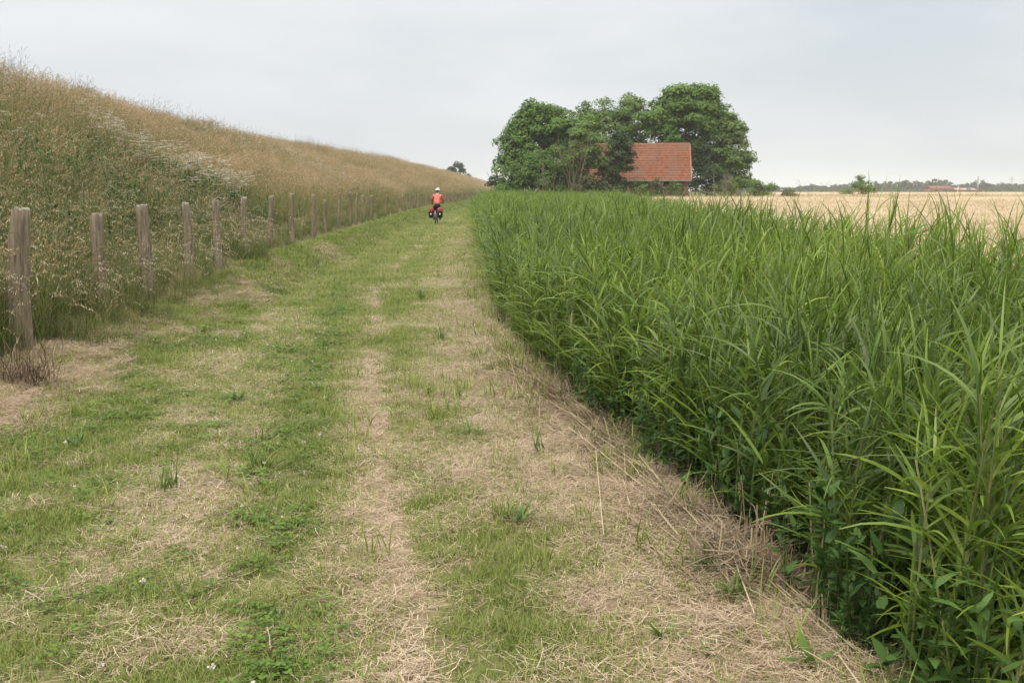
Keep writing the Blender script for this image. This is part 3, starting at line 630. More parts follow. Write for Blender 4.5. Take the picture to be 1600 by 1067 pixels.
look = ['thick pale grey fence post with flat cut top at the left edge', 'fence post from the left, squat with a knot near its top', 'fence post from the left, narrowing to a dark split base', 'fence post from the left, pale and cracked among seed heads',
        'fence post from the left, brown and half hidden by grass', 'fence post from the left, slim with a dark upper edge', 'fence post from the left, dark with a bark stained side', 'fence post from the left, slim and leaning to the right',
        'fence post from the left, pale and leaning to the right']
posts_Y = []
for px in pxs:
    Yg = np.linspace(7, 120, 8000); q, _, _ = project(Fln(Yg), Yg, 1.4 + 0 * Yg); posts_Y.append(float(Yg[np.argmin(np.abs(q - px))]))
y = posts_Y[-1] + 1.9
far0 = len(posts_Y)
while y < 150: posts_Y.append(y); y += 2.0 + rng.uniform(-.15, .15)
wid = [.205, .165, .15, .165, .145, .125, .135, .12, .12]
tops = [326, 335, 321, 318, 314, 310, 308, 303, 306, 313, 302, 300, 303, 306, 306, 305, 304, 306]
post_tops = []
for i, Y in enumerate(posts_Y):
    X = float(Fln(Y)); z0 = float(ground_z(X, Y)); w = wid[i] if i < 9 else rng.uniform(.10, .14)
    zt = CAM_H - (tops[i] - 297.5) * Y / FPX if i < len(tops) else 1.48 + rng.normal(0, .05)
    h = zt - z0
    lab = (ord_[i] + ' ' + (look[i] if i < 9 else 'fence post from the left, small and grey above the grass')) if i < far0 else 'tiny pale fence post in the distant row receding beyond the eighteenth post'
    if i >= far0 and i % 3 and i < far0 + 48: me = None
    o = post_geo(w * .82, h, 100 + i).obj('fence_post', [M_post, M_end], loc=(X, Y, z0), label=lab, cat='fence post', group='wooden fence posts along the dike foot')
    lean = {2: .03, 7: .09, 8: .10, 10: .02, 1: .03, 0: .055, 3: .03, 4: .04}.get(i, rng.normal(0, .035)); o.rotation_euler = (rng.normal(0, .025), lean, 0 if i < 9 else rng.uniform(0, 6))
    post_tops.append((X, Y, z0, zt))
M_wire = flat_mat('rusty_wire', (.13, .11, .10), .6, .4)
for frac, lb in ((.84, 'upper thin rusty wire strung between the fence posts'), (.45, 'lower thin rusty wire strung between the fence posts')):
    g = Geo(); pts = []
    for (X, Y, z0, zt), (X2, Y2, z2, zt2) in zip(post_tops[:14], post_tops[1:15]):
        for q in (0, .5): pts.append((X + (X2 - X) * q + .08, Y + (Y2 - Y) * q, (z0 + (zt - z0) * frac) * (1 - q) + (z2 + (zt2 - z2) * frac) * q - .05 * (q > 0)))
    pts = [(pts[0][0] + .02, pts[0][1] - 3.0, pts[0][2] - .02)] + pts
    g.tube(pts, .0022, 5); g.obj('fence_wire', M_wire, label=lb, cat='wire')

# dead root tangle at the foot of the nearest post
p = hit(45, 600); g = Geo(); n = 260; b = disc(n, .22) + np.array([0, 0, 0]); g.blades(b, U(0, 6.28, n), U(.1, 1.2, n), U(.15, .42, n), U(.004, .008, n), rng.normal(.3, .7, n), 4, yawcurl=rng.normal(0, 1.5, n), prof='flat')
m2, t2 = new_mat('dead_roots'); c = ramp(t2, attr(t2, 'br'), [(0, (.07, .05, .035)), (.5, (.20, .14, .10)), (1, (.38, .29, .21))]); finish(t2, c, .8, .1)
g.obj('dead_plant', m2, loc=(p[0], p[1], ground_z(p[0], p[1])), label='brown tangle of dead stems at the foot of the nearest post', cat='dead plant')

# ---------------------------------------------------------------- single weeds on the lane
def leaf_plain(name, cols, trans=.25, rough=.5):
    m, t = new_mat(name); f = math_(t, 'ADD', math_(t, 'MULTIPLY', attr(t, 'br'), .55), math_(t, 'MULTIPLY', attr(t, 'bt'), .45))
    finish(t, ramp(t, f, [(i / (len(cols) - 1), c) for i, c in enumerate(cols)]), rough, .25, trans); return m
M_weed = leaf_plain('weed_leaf', [(.055, .115, .022), (.11, .19, .04), (.17, .25, .06)])
weeds = [(1035, 1005, 'dandelion', 'upright broad leaved weed near the bottom edge, growing from pale straw', 6, .085), (1100, 1040, 'dandelion', 'small fan of broad leaves at the bottom edge, right of the upright one', 4, .07),
         (1120, 893, 'grass', 'flat dark green tuft on the straw beside the reeds, the upper one', 40, .16), (1150, 942, 'grass', 'flat dark green tuft on the straw beside the reeds, the lower one', 26, .11),
         (1265, 1045, 'dandelion', 'broad leaf lying flat at the bottom edge beside cut stalks', 4, .12), (262, 772, 'blade', 'clump of coarse upright blades left of the clover band', 26, .24),
         (690, 535, 'blade', 'coarse grass clump in the middle of the lane, darker than the turf', 30, .3), (735, 685, 'grass', 'low spreading tuft on straw right of the wheel ruts', 26, .14),
         (845, 710, 'blade', 'tall thin tuft standing alone on straw near the reeds', 12, .26), (812, 818, 'grass', 'dark flat weed in the straw at the centre of the lane', 30, .15), (370, 630, 'grass', 'round dark green weed cushion left of the clover band', 50, .16),
         (660, 470, 'blade', 'coarse grass clump further up the lane, left of the straw', 26, .28), (120, 700, 'grass', 'spreading green tuft in the turf near the left edge', 26, .13), (405, 735, 'blade', 'bright green upright tuft beside the clover band', 30, .2)]
for px, py, kd, lb, n, ln in weeds:
    p = hit(px, py); g = Geo()
    if kd == 'dandelion': g.blades(disc(n, .012), np.arange(n) * 6.28 / n + rng.normal(0, .3, n), U(.35, 1.1, n), U(.7, 1.1, n) * ln, .42 * ln, U(.2, .7, n), 5, prof='leaf')
    elif kd == 'grass': g.blades(disc(n, ln * .5), U(0, 6.28, n), U(.6, 1.4, n), U(.5, 1.0, n) * ln, .014, U(0, .5, n), 4, prof='leaf')
    else: g.blades(disc(n, .06), U(0, 6.28, n), U(.1, .8, n), U(.5, 1.0, n) * ln, .008, U(.1, .9, n), 5)
    g.obj({'dandelion': 'dandelion_plant', 'grass': 'weed_tuft', 'blade': 'grass_clump'}[kd], M_weed, loc=(p[0], p[1], float(ground_z(p[0], p[1])) + (.03 if kd == 'grass' else .008)), label=lb, cat={'dandelion': 'weed', 'grass': 'weed', 'blade': 'grass clump'}[kd])

# ---------------------------------------------------------------- trees
def crown_geo(blobs, clumps, leaves, leaf, seed, crad=(.7, 1.25), core=.35):
    r = np.random.default_rng(seed); g = Geo(); vol = np.array([b[3] * b[4] * b[5] for b in blobs]) ** .67; vol = vol / vol.sum(); C = []
    for i in range(clumps):
        b = blobs[r.choice(len(blobs), p=vol)]; d = r.normal(size=3); d /= np.linalg.norm(d); d[2] = d[2] if d[2] > -.6 else -d[2] * .5
        q = r.uniform(.55, 1.0) if r.random() < .75 else r.uniform(.1, .6)
        C.append((np.array(b[:3]) + d * np.array(b[3:]) * q, r.uniform(*crad) * min(1, b[3] / 1.6), d, r.random()))
    for c, cr_, d, v in C:
        n = int(leaves * (cr_ / crad[1]) ** 1.6); e = r.normal(size=(n, 3)); e /= np.linalg.norm(e, axis=1, keepdims=True)
        e[:, 2] = np.where(e[:, 2] < -.25, -e[:, 2], e[:, 2]); rad = cr_ * (1 - r.random(n) ** 2 * .55) * np.array([1, 1, .72])[:, None]
        pos = c + (e.T * rad).T + r.normal(0, .08, (n, 3)); nr = e * .8 + d * .5 + np.array([0, 0, .5]) + r.normal(0, .45, (n, 3))
        pos[:, 2] = np.maximum(pos[:, 2], .05)
        g.quads(pos, nr, r.uniform(.6, 1.3, n) * leaf, .62, 0, v)
    return g
def trunk_geo(h, r0, limbs, seed, spread=3.0, z1=None):
    r = np.random.default_rng(seed); g = Geo(); z1 = z1 or h * .62
    zs = np.linspace(-.2, z1, 7); ax = [(r.normal(0, .06) * z, r.normal(0, .06) * z * .6, z) for z in zs]
    g.tube(ax, [r0 * (1.25 if i == 0 else 1 - .6 * i / 6) for i in range(7)], 8)
    for k in range(limbs):
        q = r.uniform(.3, 1); p = np.array([np.interp(q * 6, range(7), [a[j] for a in ax]) for j in range(3)]); a = r.uniform(0, 6.28); ln = spread * r.uniform(.5, 1.1)
        pts = [p]; d = np.array([math.cos(a) * .7, math.sin(a) * .7, .8])
        for s_ in range(4): d = d + r.normal(0, .16, 3) + np.array([0, 0, .06]); d /= np.linalg.norm(d); pts.append(pts[-1] + d * ln / 3)
        g.tube(pts, [r0 * .42, r0 * .32, r0 * .24, r0 * .15, r0 * .06], 6, cap=False)
        for s_ in range(3):
            b = pts[r.integers(1, 4)]; d2 = d + r.normal(0, .7, 3); d2 /= np.linalg.norm(d2); g.tube([b, b + d2 * ln * .25, b + d2 * ln * .5 + np.array([0, 0, ln * .08])], [r0 * .16, r0 * .1, r0 * .03], 5, cap=False)
    return g
def crown_mat(name, dark_, mid, lite): return leaf_plain(name, [dark_, mid, lite], .22, .6)
M_oak = crown_mat('oak_leaves', (.058, .118, .020), (.110, .200, .032), (.18, .285, .052))
M_ash = crown_mat('ash_leaves', (.080, .140, .034), (.135, .210, .046), (.20, .285, .068))
M_bush = crown_mat('bush_leaves', (.055, .112, .020), (.098, .178, .028), (.15, .24, .042))
M_ivy = crown_mat('dark_leaves', (.026, .052, .018), (.042, .078, .024), (.065, .11, .034))
M_lime = crown_mat('light_leaves', (.10, .155, .035), (.14, .21, .05), (.19, .26, .07))
M_dull = crown_mat('dull_leaves', (.085, .098, .045), (.125, .135, .060), (.175, .175, .085))
M_fartree = crown_mat('far_leaves', (.020, .044, .022), (.032, .062, .028), (.046, .082, .034))
M_bark = flat_mat('bark', (.13, .105, .08), .9, .1, var=.4, scale=6, stretch=(1, 1, .3))
M_twig = flat_mat('bare_twig', (.20, .165, .12), .85, .1, var=.3)
def tree(name, label, cat, px, Y, blobs, clumps, leaves, leaf, mat, h, r0, limbs, seed, spread=3., group=None, z0=None, trunk=True, **kw):
    X = (px - 800) / FPX * (Y * cP + .2); z = float(ground_z(X, Y)) if z0 is None else z0
    root = empty(name, (X, Y, z), label=label, cat=cat, group=group)
    if trunk: trunk_geo(h, r0, limbs, seed, spread).obj('trunk', M_bark, root)
    crown_geo(blobs, clumps, leaves, leaf, seed + 1, **kw).obj('crown', mat, root); return root
FG = 'trees and bushes round the farmhouse'
tree('broadleaf_tree', 'big rounded green tree at the left end of the farm group', 'tree', 850, 112, [(0, 0, 7.2, 4.4, 3.6, 4.2), (-3.1, 0, 5.2, 2.6, 2.6, 3.3), (3.2, 0, 8.2, 3.0, 3, 3.2), (-.5, 0, 10, 2.7, 2.4, 1.8), (-2.2, 0, 8.4, 2.2, 2, 2), (-.5, 0, 3.5, 4.6, 3, 2.8), (4, 0, 4.5, 3, 2.6, 3.2)], 330, 230, .32, M_oak, 12, .42, 9, 21, group=FG)
tree('ash_tree', 'thin airy grey green tree with sky showing through, in the middle of the farm group', 'tree', 957, 117, [(0, 0, 9.0, 3.6, 3, 3.4), (2.6, 0, 7.6, 2.4, 2.4, 3.6), (-2.8, 0, 9.3, 2.2, 2, 2.2), (.6, 0, 5.0, 3.5, 2.5, 2.4), (1.8, 0, 11.0, 1.6, 1.6, 1.4), (0, 0, 6.0, 4.4, 2.5, 3)], 290, 140, .28, M_ash, 12, .34, 11, 31, group=FG, crad=(.5, 1.05))
tree('broadleaf_tree', 'tallest dark green tree, behind the red tiled roof', 'tree', 1070, 113, [(0, 0, 9.0, 3.9, 3.4, 3.9), (-.6, 0, 11.2, 2.7, 2.4, 1.8), (3.0, 0, 7.6, 2.3, 2.4, 3.6), (-3.2, 0, 8.0, 2.3, 2.4, 3.4), (1.9, 0, 10.6, 2.0, 2, 1.9), (0, 1, 5, 4.2, 2.5, 3), (3, 0, 4, 2, 2, 2.6)], 330, 230, .32, M_oak, 13, .45, 9, 41, group=FG)
tree('broadleaf_tree', 'smaller narrow green tree at the right end of the farm group', 'tree', 1141, 111, [(0, 0, 7.0, 1.7, 1.6, 2.4), (.5, 0, 4.2, 2.1, 1.8, 2.5), (-.6, 0, 4.4, 1.6, 1.5, 2.4), (1.0, 0, 2.2, 1.7, 1.6, 1.6)], 130, 200, .29, M_ash, 8.6, .22, 6, 51, 1.8, group=FG, crad=(.55, 1.0))
tree('dense_shrub', 'dark shrub filling the gap right of the farmhouse', 'shrub', 1104, 109, [(0, 0, 2.6, 1.9, 1.5, 2.5), (.9, 0, 1.6, 1.7, 1.5, 1.6), (-.5, 0, 4.6, 1.4, 1.3, 1.6), (-1.6, 0, 1.6, 1.5, 1.2, 1.9)], 84, 170, .24, M_ivy, 4, .12, 5, 61, 1.4, group=FG, crad=(.5, 1.0))  # dark leaf colour over the whole crown
tree('large_bush', 'broad dense dark green bush at the lane end, left of the farm', 'bush', 832, 96, [(0, 0, 2.6, 2.9, 2.4, 2.6), (-2.3, 0, 1.6, 1.7, 1.7, 1.9), (2.4, 0, 2.5, 2.3, 2, 2.5), (.3, 0, 4.2, 1.9, 1.6, 1.3)], 150, 190, .22, M_bush, 4, .16, 6, 71, 1.8, group=FG, crad=(.55, 1.0))
tree('ivy_clad_tree', 'dark columnar tree covering the left end of the red roof', 'tree', 963, 95.3, [(.15, 0, 5.2, 1.55, 1.2, 1.8), (-.35, 0, 3.0, 1.35, 1.3, 2.1), (-.5, 0, 1.3, 1.25, 1.2, 1.3), (.75, 0, 4.3, .95, .9, 1.2)], 92, 200, .22, M_ivy, 6, .2, 5, 81, 1.2, group=FG, crad=(.45, .8))
tree('dull_shrub', 'yellowish green shrub between the big bush and the dark columnar tree', 'shrub', 915, 95, [(0, 0, 2.0, 2.3, 1.6, 2.0), (.9, 0, 4.2, 1.7, 1.1, 1.6), (-1.0, 0, 4.3, 1.3, 1.2, 2.0), (2.0, 0, 1.6, 1.3, 1.1, 1.5), (2.0, 0, 4.0, .9, .9, 2.0)], 130, 170, .2, M_dull, 4, .12, 6, 91, 1.6, group=FG, crad=(.45, .85))
for px, w_, h_, lb, sd_, mt in ((1000, 1.0, 1.7, 'leftmost of three low bushes against the farmhouse wall', 101, M_bush), (1027, .95, 2.1, 'middle low bush against the farmhouse wall', 104, M_dull), (1054, .85, 1.6, 'right low bush against the farmhouse wall', 107, M_bush),
        ):
    tree('low_bush', lb, 'bush', px, 95.6, [(0, 0, h_ * .72, w_, .8, h_ * .75)], 40, 140, .17, mt, 1, .06, 3, sd_, .7, group='low bushes along the farmhouse wall', crad=(.3, .6))
tree('low_bush', 'pale leafy bush with bare twigs right of the farmhouse', 'bush', 1132, 97, [(0, 0, 1.5, 1.2, 1, 1.5), (.9, 0, 1.0, .8, .8, 1.0)], 34, 130, .18, M_lime, 1.5, .07, 4, 111, 1, group=FG, crad=(.3, .6))
tree('low_bush', 'rounded dark bush right of the farm group beside the wheat', 'bush', 1192, 99, [(0, 0, 1.2, 1.4, 1, 1.1), (-1.2, 0, .9, .9, .8, .9)], 34, 140, .18, M_bush, 1.2, .07, 3, 121, 1, group=FG, crad=(.35, .7))
tree('low_bush', 'small dull green bush at the far right of the farm bushes', 'bush', 1231, 101, [(0, 0, .9, 1.0, .8, .8)], 20, 130, .17, M_dull, .9, .05, 3, 131, .6, group=FG, crad=(.3, .6))
tree('round_bush', 'lone bright green bush standing at the field edge', 'bush', 1344, 135, [(0, 0, 1.6, 1.6, 1.4, 1.5), (-.2, 0, 2.7, .8, .8, .7), (1.3, 0, 1.1, 1.2, 1, 1.0), (-1.7, 0, .8, 1.2, .9, .7)], 50, 130, .24, M_lime, 2, .09, 4, 141, 1, crad=(.4, .8))
# bare leafless trees inside the group
def bare(name, label, cat, px, Y, h, seed, n=9, sp=1.0):
    r = np.random.default_rng(seed); X = (px - 800) / FPX * (Y * cP + .2); g = Geo()
    for k in range(n):
        a = r.uniform(0, 6.28); d = np.array([math.cos(a) * .28 * sp, math.sin(a) * .28 * sp, 1.]); p = np.array([r.normal(0, .2), r.normal(0, .2), -.1]); pts = [p]; hh = h * r.uniform(.6, 1)
        for s_ in range(6): d = d + r.normal(0, .10, 3); d /= np.linalg.norm(d); pts.append(pts[-1] + d * hh / 6)
        g.tube(pts, np.linspace(.07, .012, 7), 5, cap=False)
        for s_ in range(9):
            b = pts[r.integers(2, 6)]; d2 = d + r.normal(0, .45, 3); d2 /= np.linalg.norm(d2); l = hh * r.uniform(.1, .3); g.tube([b, b + d2 * l * .5, b + d2 * l + np.array([0, 0, .1])], [.022, .016, .006], 4, cap=False)
    return g.obj(name, M_twig, loc=(X, Y, float(ground_z(X, Y))), label=label, cat=cat, group=FG)
tree('twiggy_tree', 'dull green tree in front of the left end of the roof', 'tree', 912, 94.6, [(0, 0, 5.2, 1.9, 1.4, 2.6), (1.3, 0, 5.0, 1.4, 1.2, 2.4), (-1.3, 0, 4.2, 1.6, 1.4, 2.4), (.4, 0, 7.6, 1.5, 1.2, 1.2)], 105, 120, .22, M_ash, 7, .16, 7, 171, 1.8, group=FG, crad=(.4, .85))
bare('bare_tree', 'leafless tan tree standing before the foliage, left of the roof', 'tree', 893, 93.6, 8.3, 5, 9, .55)
bare('bare_tree', 'shorter leafless tree leaning left above the big bush', 'tree', 858, 93.5, 6.0, 6, 7, 1.0)
bare('bare_shrub', 'small leafless shrub poking out of the pale bush', 'shrub', 1128, 96, 3.6, 8, 8, 1.2)
# far trees beyond the dike end and along the right horizon
tree('distant_tree', 'dark tree rising behind the far end of the dike', 'tree', 714, 330, [(0, 0, 8.3, 2.5, 2.5, 2.0), (-1.7, 0, 7.0, 1.6, 1.5, 1.4), (1.6, 0, 7, 1.4, 1.4, 1.5), (0, 0, 5, 2.6, 2, 2.0)], 70, 60, .6, M_fartree, 9, .3, 5, 151, z0=.8, crad=(.6, 1.1))
tree('distant_tree', 'low flat tree just left of the dark one behind the dike', 'tree', 697, 335, [(0, 0, 6.2, 2.4, 2, 1.5)], 26, 60, .6, M_fartree, 6, .2, 4, 154, z0=.6, crad=(.6, 1.1))
tree('distant_tree', 'tiny hazy tree beyond the dike, right of the dark one', 'tree', 731, 620, [(0, 0, 9.2, 2.6, 2, 2.6)], 26, 50, .9, M_fartree, 9, .3, 3, 157, z0=.3, crad=(.8, 1.4))
tree('distant_tree', 'small tree showing left of the farm group over the dike', 'tree', 776, 160, [(0, 0, 2.6, 1.7, 1.5, 1.9), (.9, 0, 1.8, 1.4, 1.2, 1.4)], 34, 90, .34, M_fartree, 3.4, .12, 3, 160, crad=(.4, .8))
prof = [(1158, 290, 15), (1180, 291, 15), (1206, 291, 16), (1256, 291, 18), (1271, 289.5, 14), (1287, 292, 16), (1303, 290.5, 14), (1322, 289, 18), (1371, 286, 17), (1387, 285.5, 15), (1402, 287, 16), (1417, 284.5, 14), (1430, 284, 15), (1444, 286, 15), (1458, 282.5, 18), (1470, 281.5, 18), (1483, 285, 14), (1497, 290.5, 14),
        (1512, 287, 14), (1523, 284, 15), (1536, 285, 15), (1549, 290, 12), (1559, 289, 13), (1571, 287.5, 16), (1586, 289.5, 14), (1599, 289, 14), (1615, 288, 16), (1633, 287, 17), (1651, 289, 18)]
desc = ['flat', 'low', 'low rounded', 'small', 'narrow', 'squat', 'thin', 'wide', 'rounded', 'tall rounded', 'mid height', 'domed', 'tall domed', 'broad', 'big domed', 'tallest', 'shoulder high', 'lowest', 'sloping', 'high domed', 'wide domed', 'little', 'small round', 'even', 'plain', 'edge']
for i, (px, ty, w_) in enumerate(prof):
    Y = 640 + 60 * math.sin(i * 2.1) + i * 4; s_ = Y / FPX; top = CAM_H + (297.5 - ty) * s_; rw = w_ * s_ * .62; gz = .3
    lb = f'hazy {desc[i % len(desc)]} tree on the right horizon, ' + ['number one','two','three','four','five','six','seven','eight','nine','ten','eleven','twelve','thirteen','fourteen','fifteen','sixteen','seventeen','eighteen','nineteen','twenty','twenty one','twenty two','twenty three','twenty four','twenty five','twenty six','x','x','x'][i] if 0 else None
    side = 'above the long barn' if 1440 <= px <= 1512 else 'between the farm bushes and the lone bush' if 1240 < px < 1340 else 'right of the lone bush' if 1340 <= px < 1440 else 'behind the dark bush right of the farm' if px <= 1240 else 'right of the mast'
    h_ = (top - gz) * 1.12; rw *= 1.12
    tree('distant_tree', 'x', 'tree', px, Y, [(0, 0, h_ * .52, rw, rw * .8, h_ * .46), (rw * .4, 0, h_ * .35, rw * .9, rw * .7, h_ * .36), (-rw * .5, 0, h_ * .33, rw * .8, rw * .7, h_ * .33)], 44, 60, 1.1, M_fartree, h_, .3, 3, 200 + 3 * i, rw, group='hazy trees along the right horizon', z0=gz, crad=(.9, 1.7))['label'] = f'{desc[i % len(desc)]} hazy tree on the right horizon, {side}'
g = Geo(); n = 9000; X = U(120, 420, n); Y = 560 + U(0, 30, n) + (X - 120) * .2; Z = U(0, 1, n) ** 1.0 * (1.6 + 1.8 * fbm(X, X * 0, 12, 3)) + .2
g.quads(np.stack([X, Y, Z], 1), rng.normal(size=(n, 3)) + np.array([0, -.6, .6]), 1.1, .7); g.obj('distant_hedge', M_fartree, kind='stuff', cat='hedge', label='low hazy hedge along the far edge of the wheat')

# ---------------------------------------------------------------- farmhouse
HX0, HX1, YF, YR, YB = 6.6, 17.85, 98.0, 102.4, 106.8
gz = .0; EZ = CAM_H + (297.5 - 281) * YF / FPX; RZ = CAM_H + (297.5 - 224) * YR / FPX - .3
house = empty('farmhouse', ((HX0 + HX1) / 2, (YF + YB) / 2, gz), -.12, label='brick farmhouse with a large red tiled roof among the trees', cat='house')
hc = Vector(((HX0 + HX1) / 2, (YF + YB) / 2, gz))
m, t = new_mat('red_brick'); bt_ = nnode(t, 'ShaderNodeTexBrick', Scale=1.0); bt_.inputs['Brick Width'].default_value = .24; bt_.inputs['Row Height'].default_value = .08; bt_.inputs['Mortar Size'].default_value = .012
bt_.inputs['Color1'].default_value = (.33, .09, .065, 1); bt_.inputs['Color2'].default_value = (.25, .07, .052, 1); bt_.inputs['Mortar'].default_value = (.32, .27, .23, 1)
tcn = t.nodes.new('ShaderNodeTexCoord'); mpn = t.nodes.new('ShaderNodeMapping'); mpn.inputs['Rotation'].default_value = (R(90), 0, 0); t.links.new(tcn.outputs['Object'], mpn.inputs['Vector']); t.links.new(mpn.outputs['Vector'], bt_.inputs['Vector'])
finish(t, bt_.outputs['Color'], .85, .15); M_brick = m
m, t = new_mat('roof_tiles'); col_n = wnoise(t, 3.2, 4, obj=True); big = wnoise(t, .45, 3, obj=True)
c = ramp(t, col_n, [(.3, (.145, .058, .032)), (.5, (.22, .086, .046)), (.7, (.30, .125, .068))]); c = mixc(t, math_(t, 'MULTIPLY', math_(t, 'SUBTRACT', big, .45, clamp=True), 2.4, clamp=True), c, (.19, .125, .09))
finish(t, c, .75, .2); M_tile = m
M_ridge = flat_mat('ridge_tiles', (.36, .155, .085), .75, .2); M_frame = flat_mat('white_paint', (.74, .73, .70), .5, .4, var=.06); M_dark = flat_mat('window_glass', (.03, .035, .04), .08, .6, var=.1); M_door = flat_mat('green_door_paint', (.06, .11, .08), .5, .3)
M_gut = flat_mat('zinc_gutter', (.22, .225, .22), .45, .5, metal=.3)
g = Geo(); w = HX1 - HX0 - .5; d = YB - YF - .7
def wallbox(cx, cy, cz, sx, sy, sz): g.box((cx, cy, cz), (sx, sy, sz))
# front wall with openings: piers, lintels, aprons
ops = [(-3.9, 1.0, .9, 1.0), (-1.6, 1.0, .9, 1.0), (.55, 0, .95, 2.0), (2.6, 1.0, .9, 1.0)]
x0 = -w / 2; yf = -d / 2 + .15; hz = EZ - gz - .05
for (ox, oz, ow, oh) in ops:
    xl = ox - ow / 2; wallbox((x0 + xl) / 2, yf, hz / 2 - .15, xl - x0, .3, hz + .3)
    if oz > 0: wallbox(ox, yf, oz / 2 - .15, ow, .3, oz + .3)
    wallbox(ox, yf, (oz + oh + hz) / 2, ow, .3, hz - oz - oh); x0 = ox + ow / 2
wallbox((x0 + w / 2) / 2, yf, hz / 2 - .15, w / 2 - x0, .3, hz + .3)
wallbox(0, d / 2 - .15, hz / 2 - .15, w, .3, hz + .3)
for sx in (-1, 1):
    wallbox(sx * (w / 2 - .15), 0, hz / 2 - .15, .296, d - .604, hz + .3)
    x = sx * (w / 2 - .15); a = .148; rr_ = RZ - gz - .28
    V = [(x - a, -d / 2, hz), (x - a, d / 2, hz), (x - a, 0, rr_), (x + a, -d / 2, hz), (x + a, d / 2, hz), (x + a, 0, rr_)]
    g.add(V, [[0, 1, 2, 2], [3, 5, 4, 4], [0, 2, 5, 3], [1, 4, 5, 2], [0, 3, 4, 1]])
g.obj('wall', M_brick, house)
rg = Geo(); rows = 15; half = (YB - YF) / 2 + .25; ncol = 44
for side in (-1, 1):
    sl_ = math.hypot(half, RZ - EZ + .2)
    for i in range(rows):
        a, b = i / rows, (i + 1) / rows; y0, y1 = side * half * (1 - a), side * half * (1 - b); z0, z1 = (EZ - gz - .2) + (RZ - EZ + .2) * a, (EZ - gz - .2) + (RZ - EZ + .2) * b
        nseg = ncol * 4; xx = np.linspace(-(HX1 - HX0) / 2, (HX1 - HX0) / 2, nseg + 1); wv = .022 * np.sin(np.arange(nseg + 1) * math.pi / 2) + rng.normal(0, .003, nseg + 1)
        lo = np.stack([xx, np.full(nseg + 1, y0), z0 + .15 + wv], 1); lo2 = lo - np.array([0, 0, .14]); hi = np.stack([xx, np.full(nseg + 1, y1), z1 + .02 + wv], 1)
        V = np.concatenate([lo2, lo, hi]); k = nseg + 1; j = np.arange(nseg)
        F = np.concatenate([np.stack([j, j + 1, j + k + 1, j + k], 1), np.stack([j + k, j + k + 1, j + 2 * k + 1, j + 2 * k], 1)]); 
        if side > 0: F = F[:, ::-1]
        rg.add(V, F, 0, .5, .5)
    V = [(-(HX1 - HX0) / 2, side * half, EZ - gz - .22), ((HX1 - HX0) / 2, side * half, EZ - gz - .22), ((HX1 - HX0) / 2, 0, RZ - gz - .03), (-(HX1 - HX0) / 2, 0, RZ - gz - .03)]
    rg.add(V, [[0, 1, 2, 3]])
roof = rg.obj('roof', M_tile, house)
g = Geo()
for i in range(28):
    x = -(HX1 - HX0) / 2 + (i + .5) * (HX1 - HX0) / 28; g.tube([(x - .21, 0, RZ - gz + .0), (x + .2, 0, RZ - gz + .015)], [.13, .145], 8)
g.obj('ridge', M_ridge, roof)
for sx in (-1, 1): 
    for side in (-1, 1):
        g = Geo(); x = sx * ((HX1 - HX0) / 2 + .03); g.tube([(x, side * half, EZ - gz - .10), (x, 0, RZ - gz + .02)], .07, 6); g.obj('verge_tiles', M_ridge, roof)
g = Geo(); g.tube([(-(HX1 - HX0) / 2, -half - .08, EZ - gz - .17), ((HX1 - HX0) / 2, -half - .08, EZ - gz - .17)], .065, 8); g.tube([(w / 2 - .5, -d / 2 - .06, EZ - gz - .2), (w / 2 - .5, -d / 2 - .06, 0)], .04, 8)
g.obj('gutter', M_gut, house)
for (ox, oz, ow, oh) in ops:
    g = Geo(); yy = -d / 2 + .10
    if oz > 0:
        wn = Geo(); wn.box((ox, yy + .03, oz + oh / 2), (ow - .12, .02, oh - .12)); wo = wn.obj('window', M_dark, house)
        for sx in (-1, 1): g.box((ox + sx * (ow / 2 - .03), yy, oz + oh / 2), (.06, .07, oh))
        for zz in (oz + .03, oz + oh - .03): g.box((ox, yy, zz), (ow - .121, .066, .06))
        g.box((ox, yy - .003, oz + oh / 2), (.045, .05, oh - .121)); g.obj('frame', M_frame, wo)
        s_ = Geo(); s_.box((ox, -d / 2 - .03, oz - .03), (ow + .12, .16, .056)); s_.obj('sill', M_frame, wo)
    else:
        dn = Geo(); dn.box((ox, yy + .03, oh / 2), (ow - .12, .05, oh)); do = dn.obj('door', M_door, house)
        for sx in (-1, 1): g.box((ox + sx * (ow / 2 - .03), yy, oh / 2), (.06, .08, oh))
        g.obj('frame', M_frame, do); hn = Geo(); hn.tube([(ox + .3, yy - .05, 1.0), (ox + .18, yy - .05, 1.0)], .015, 6); hn.obj('handle', M_gut, do)
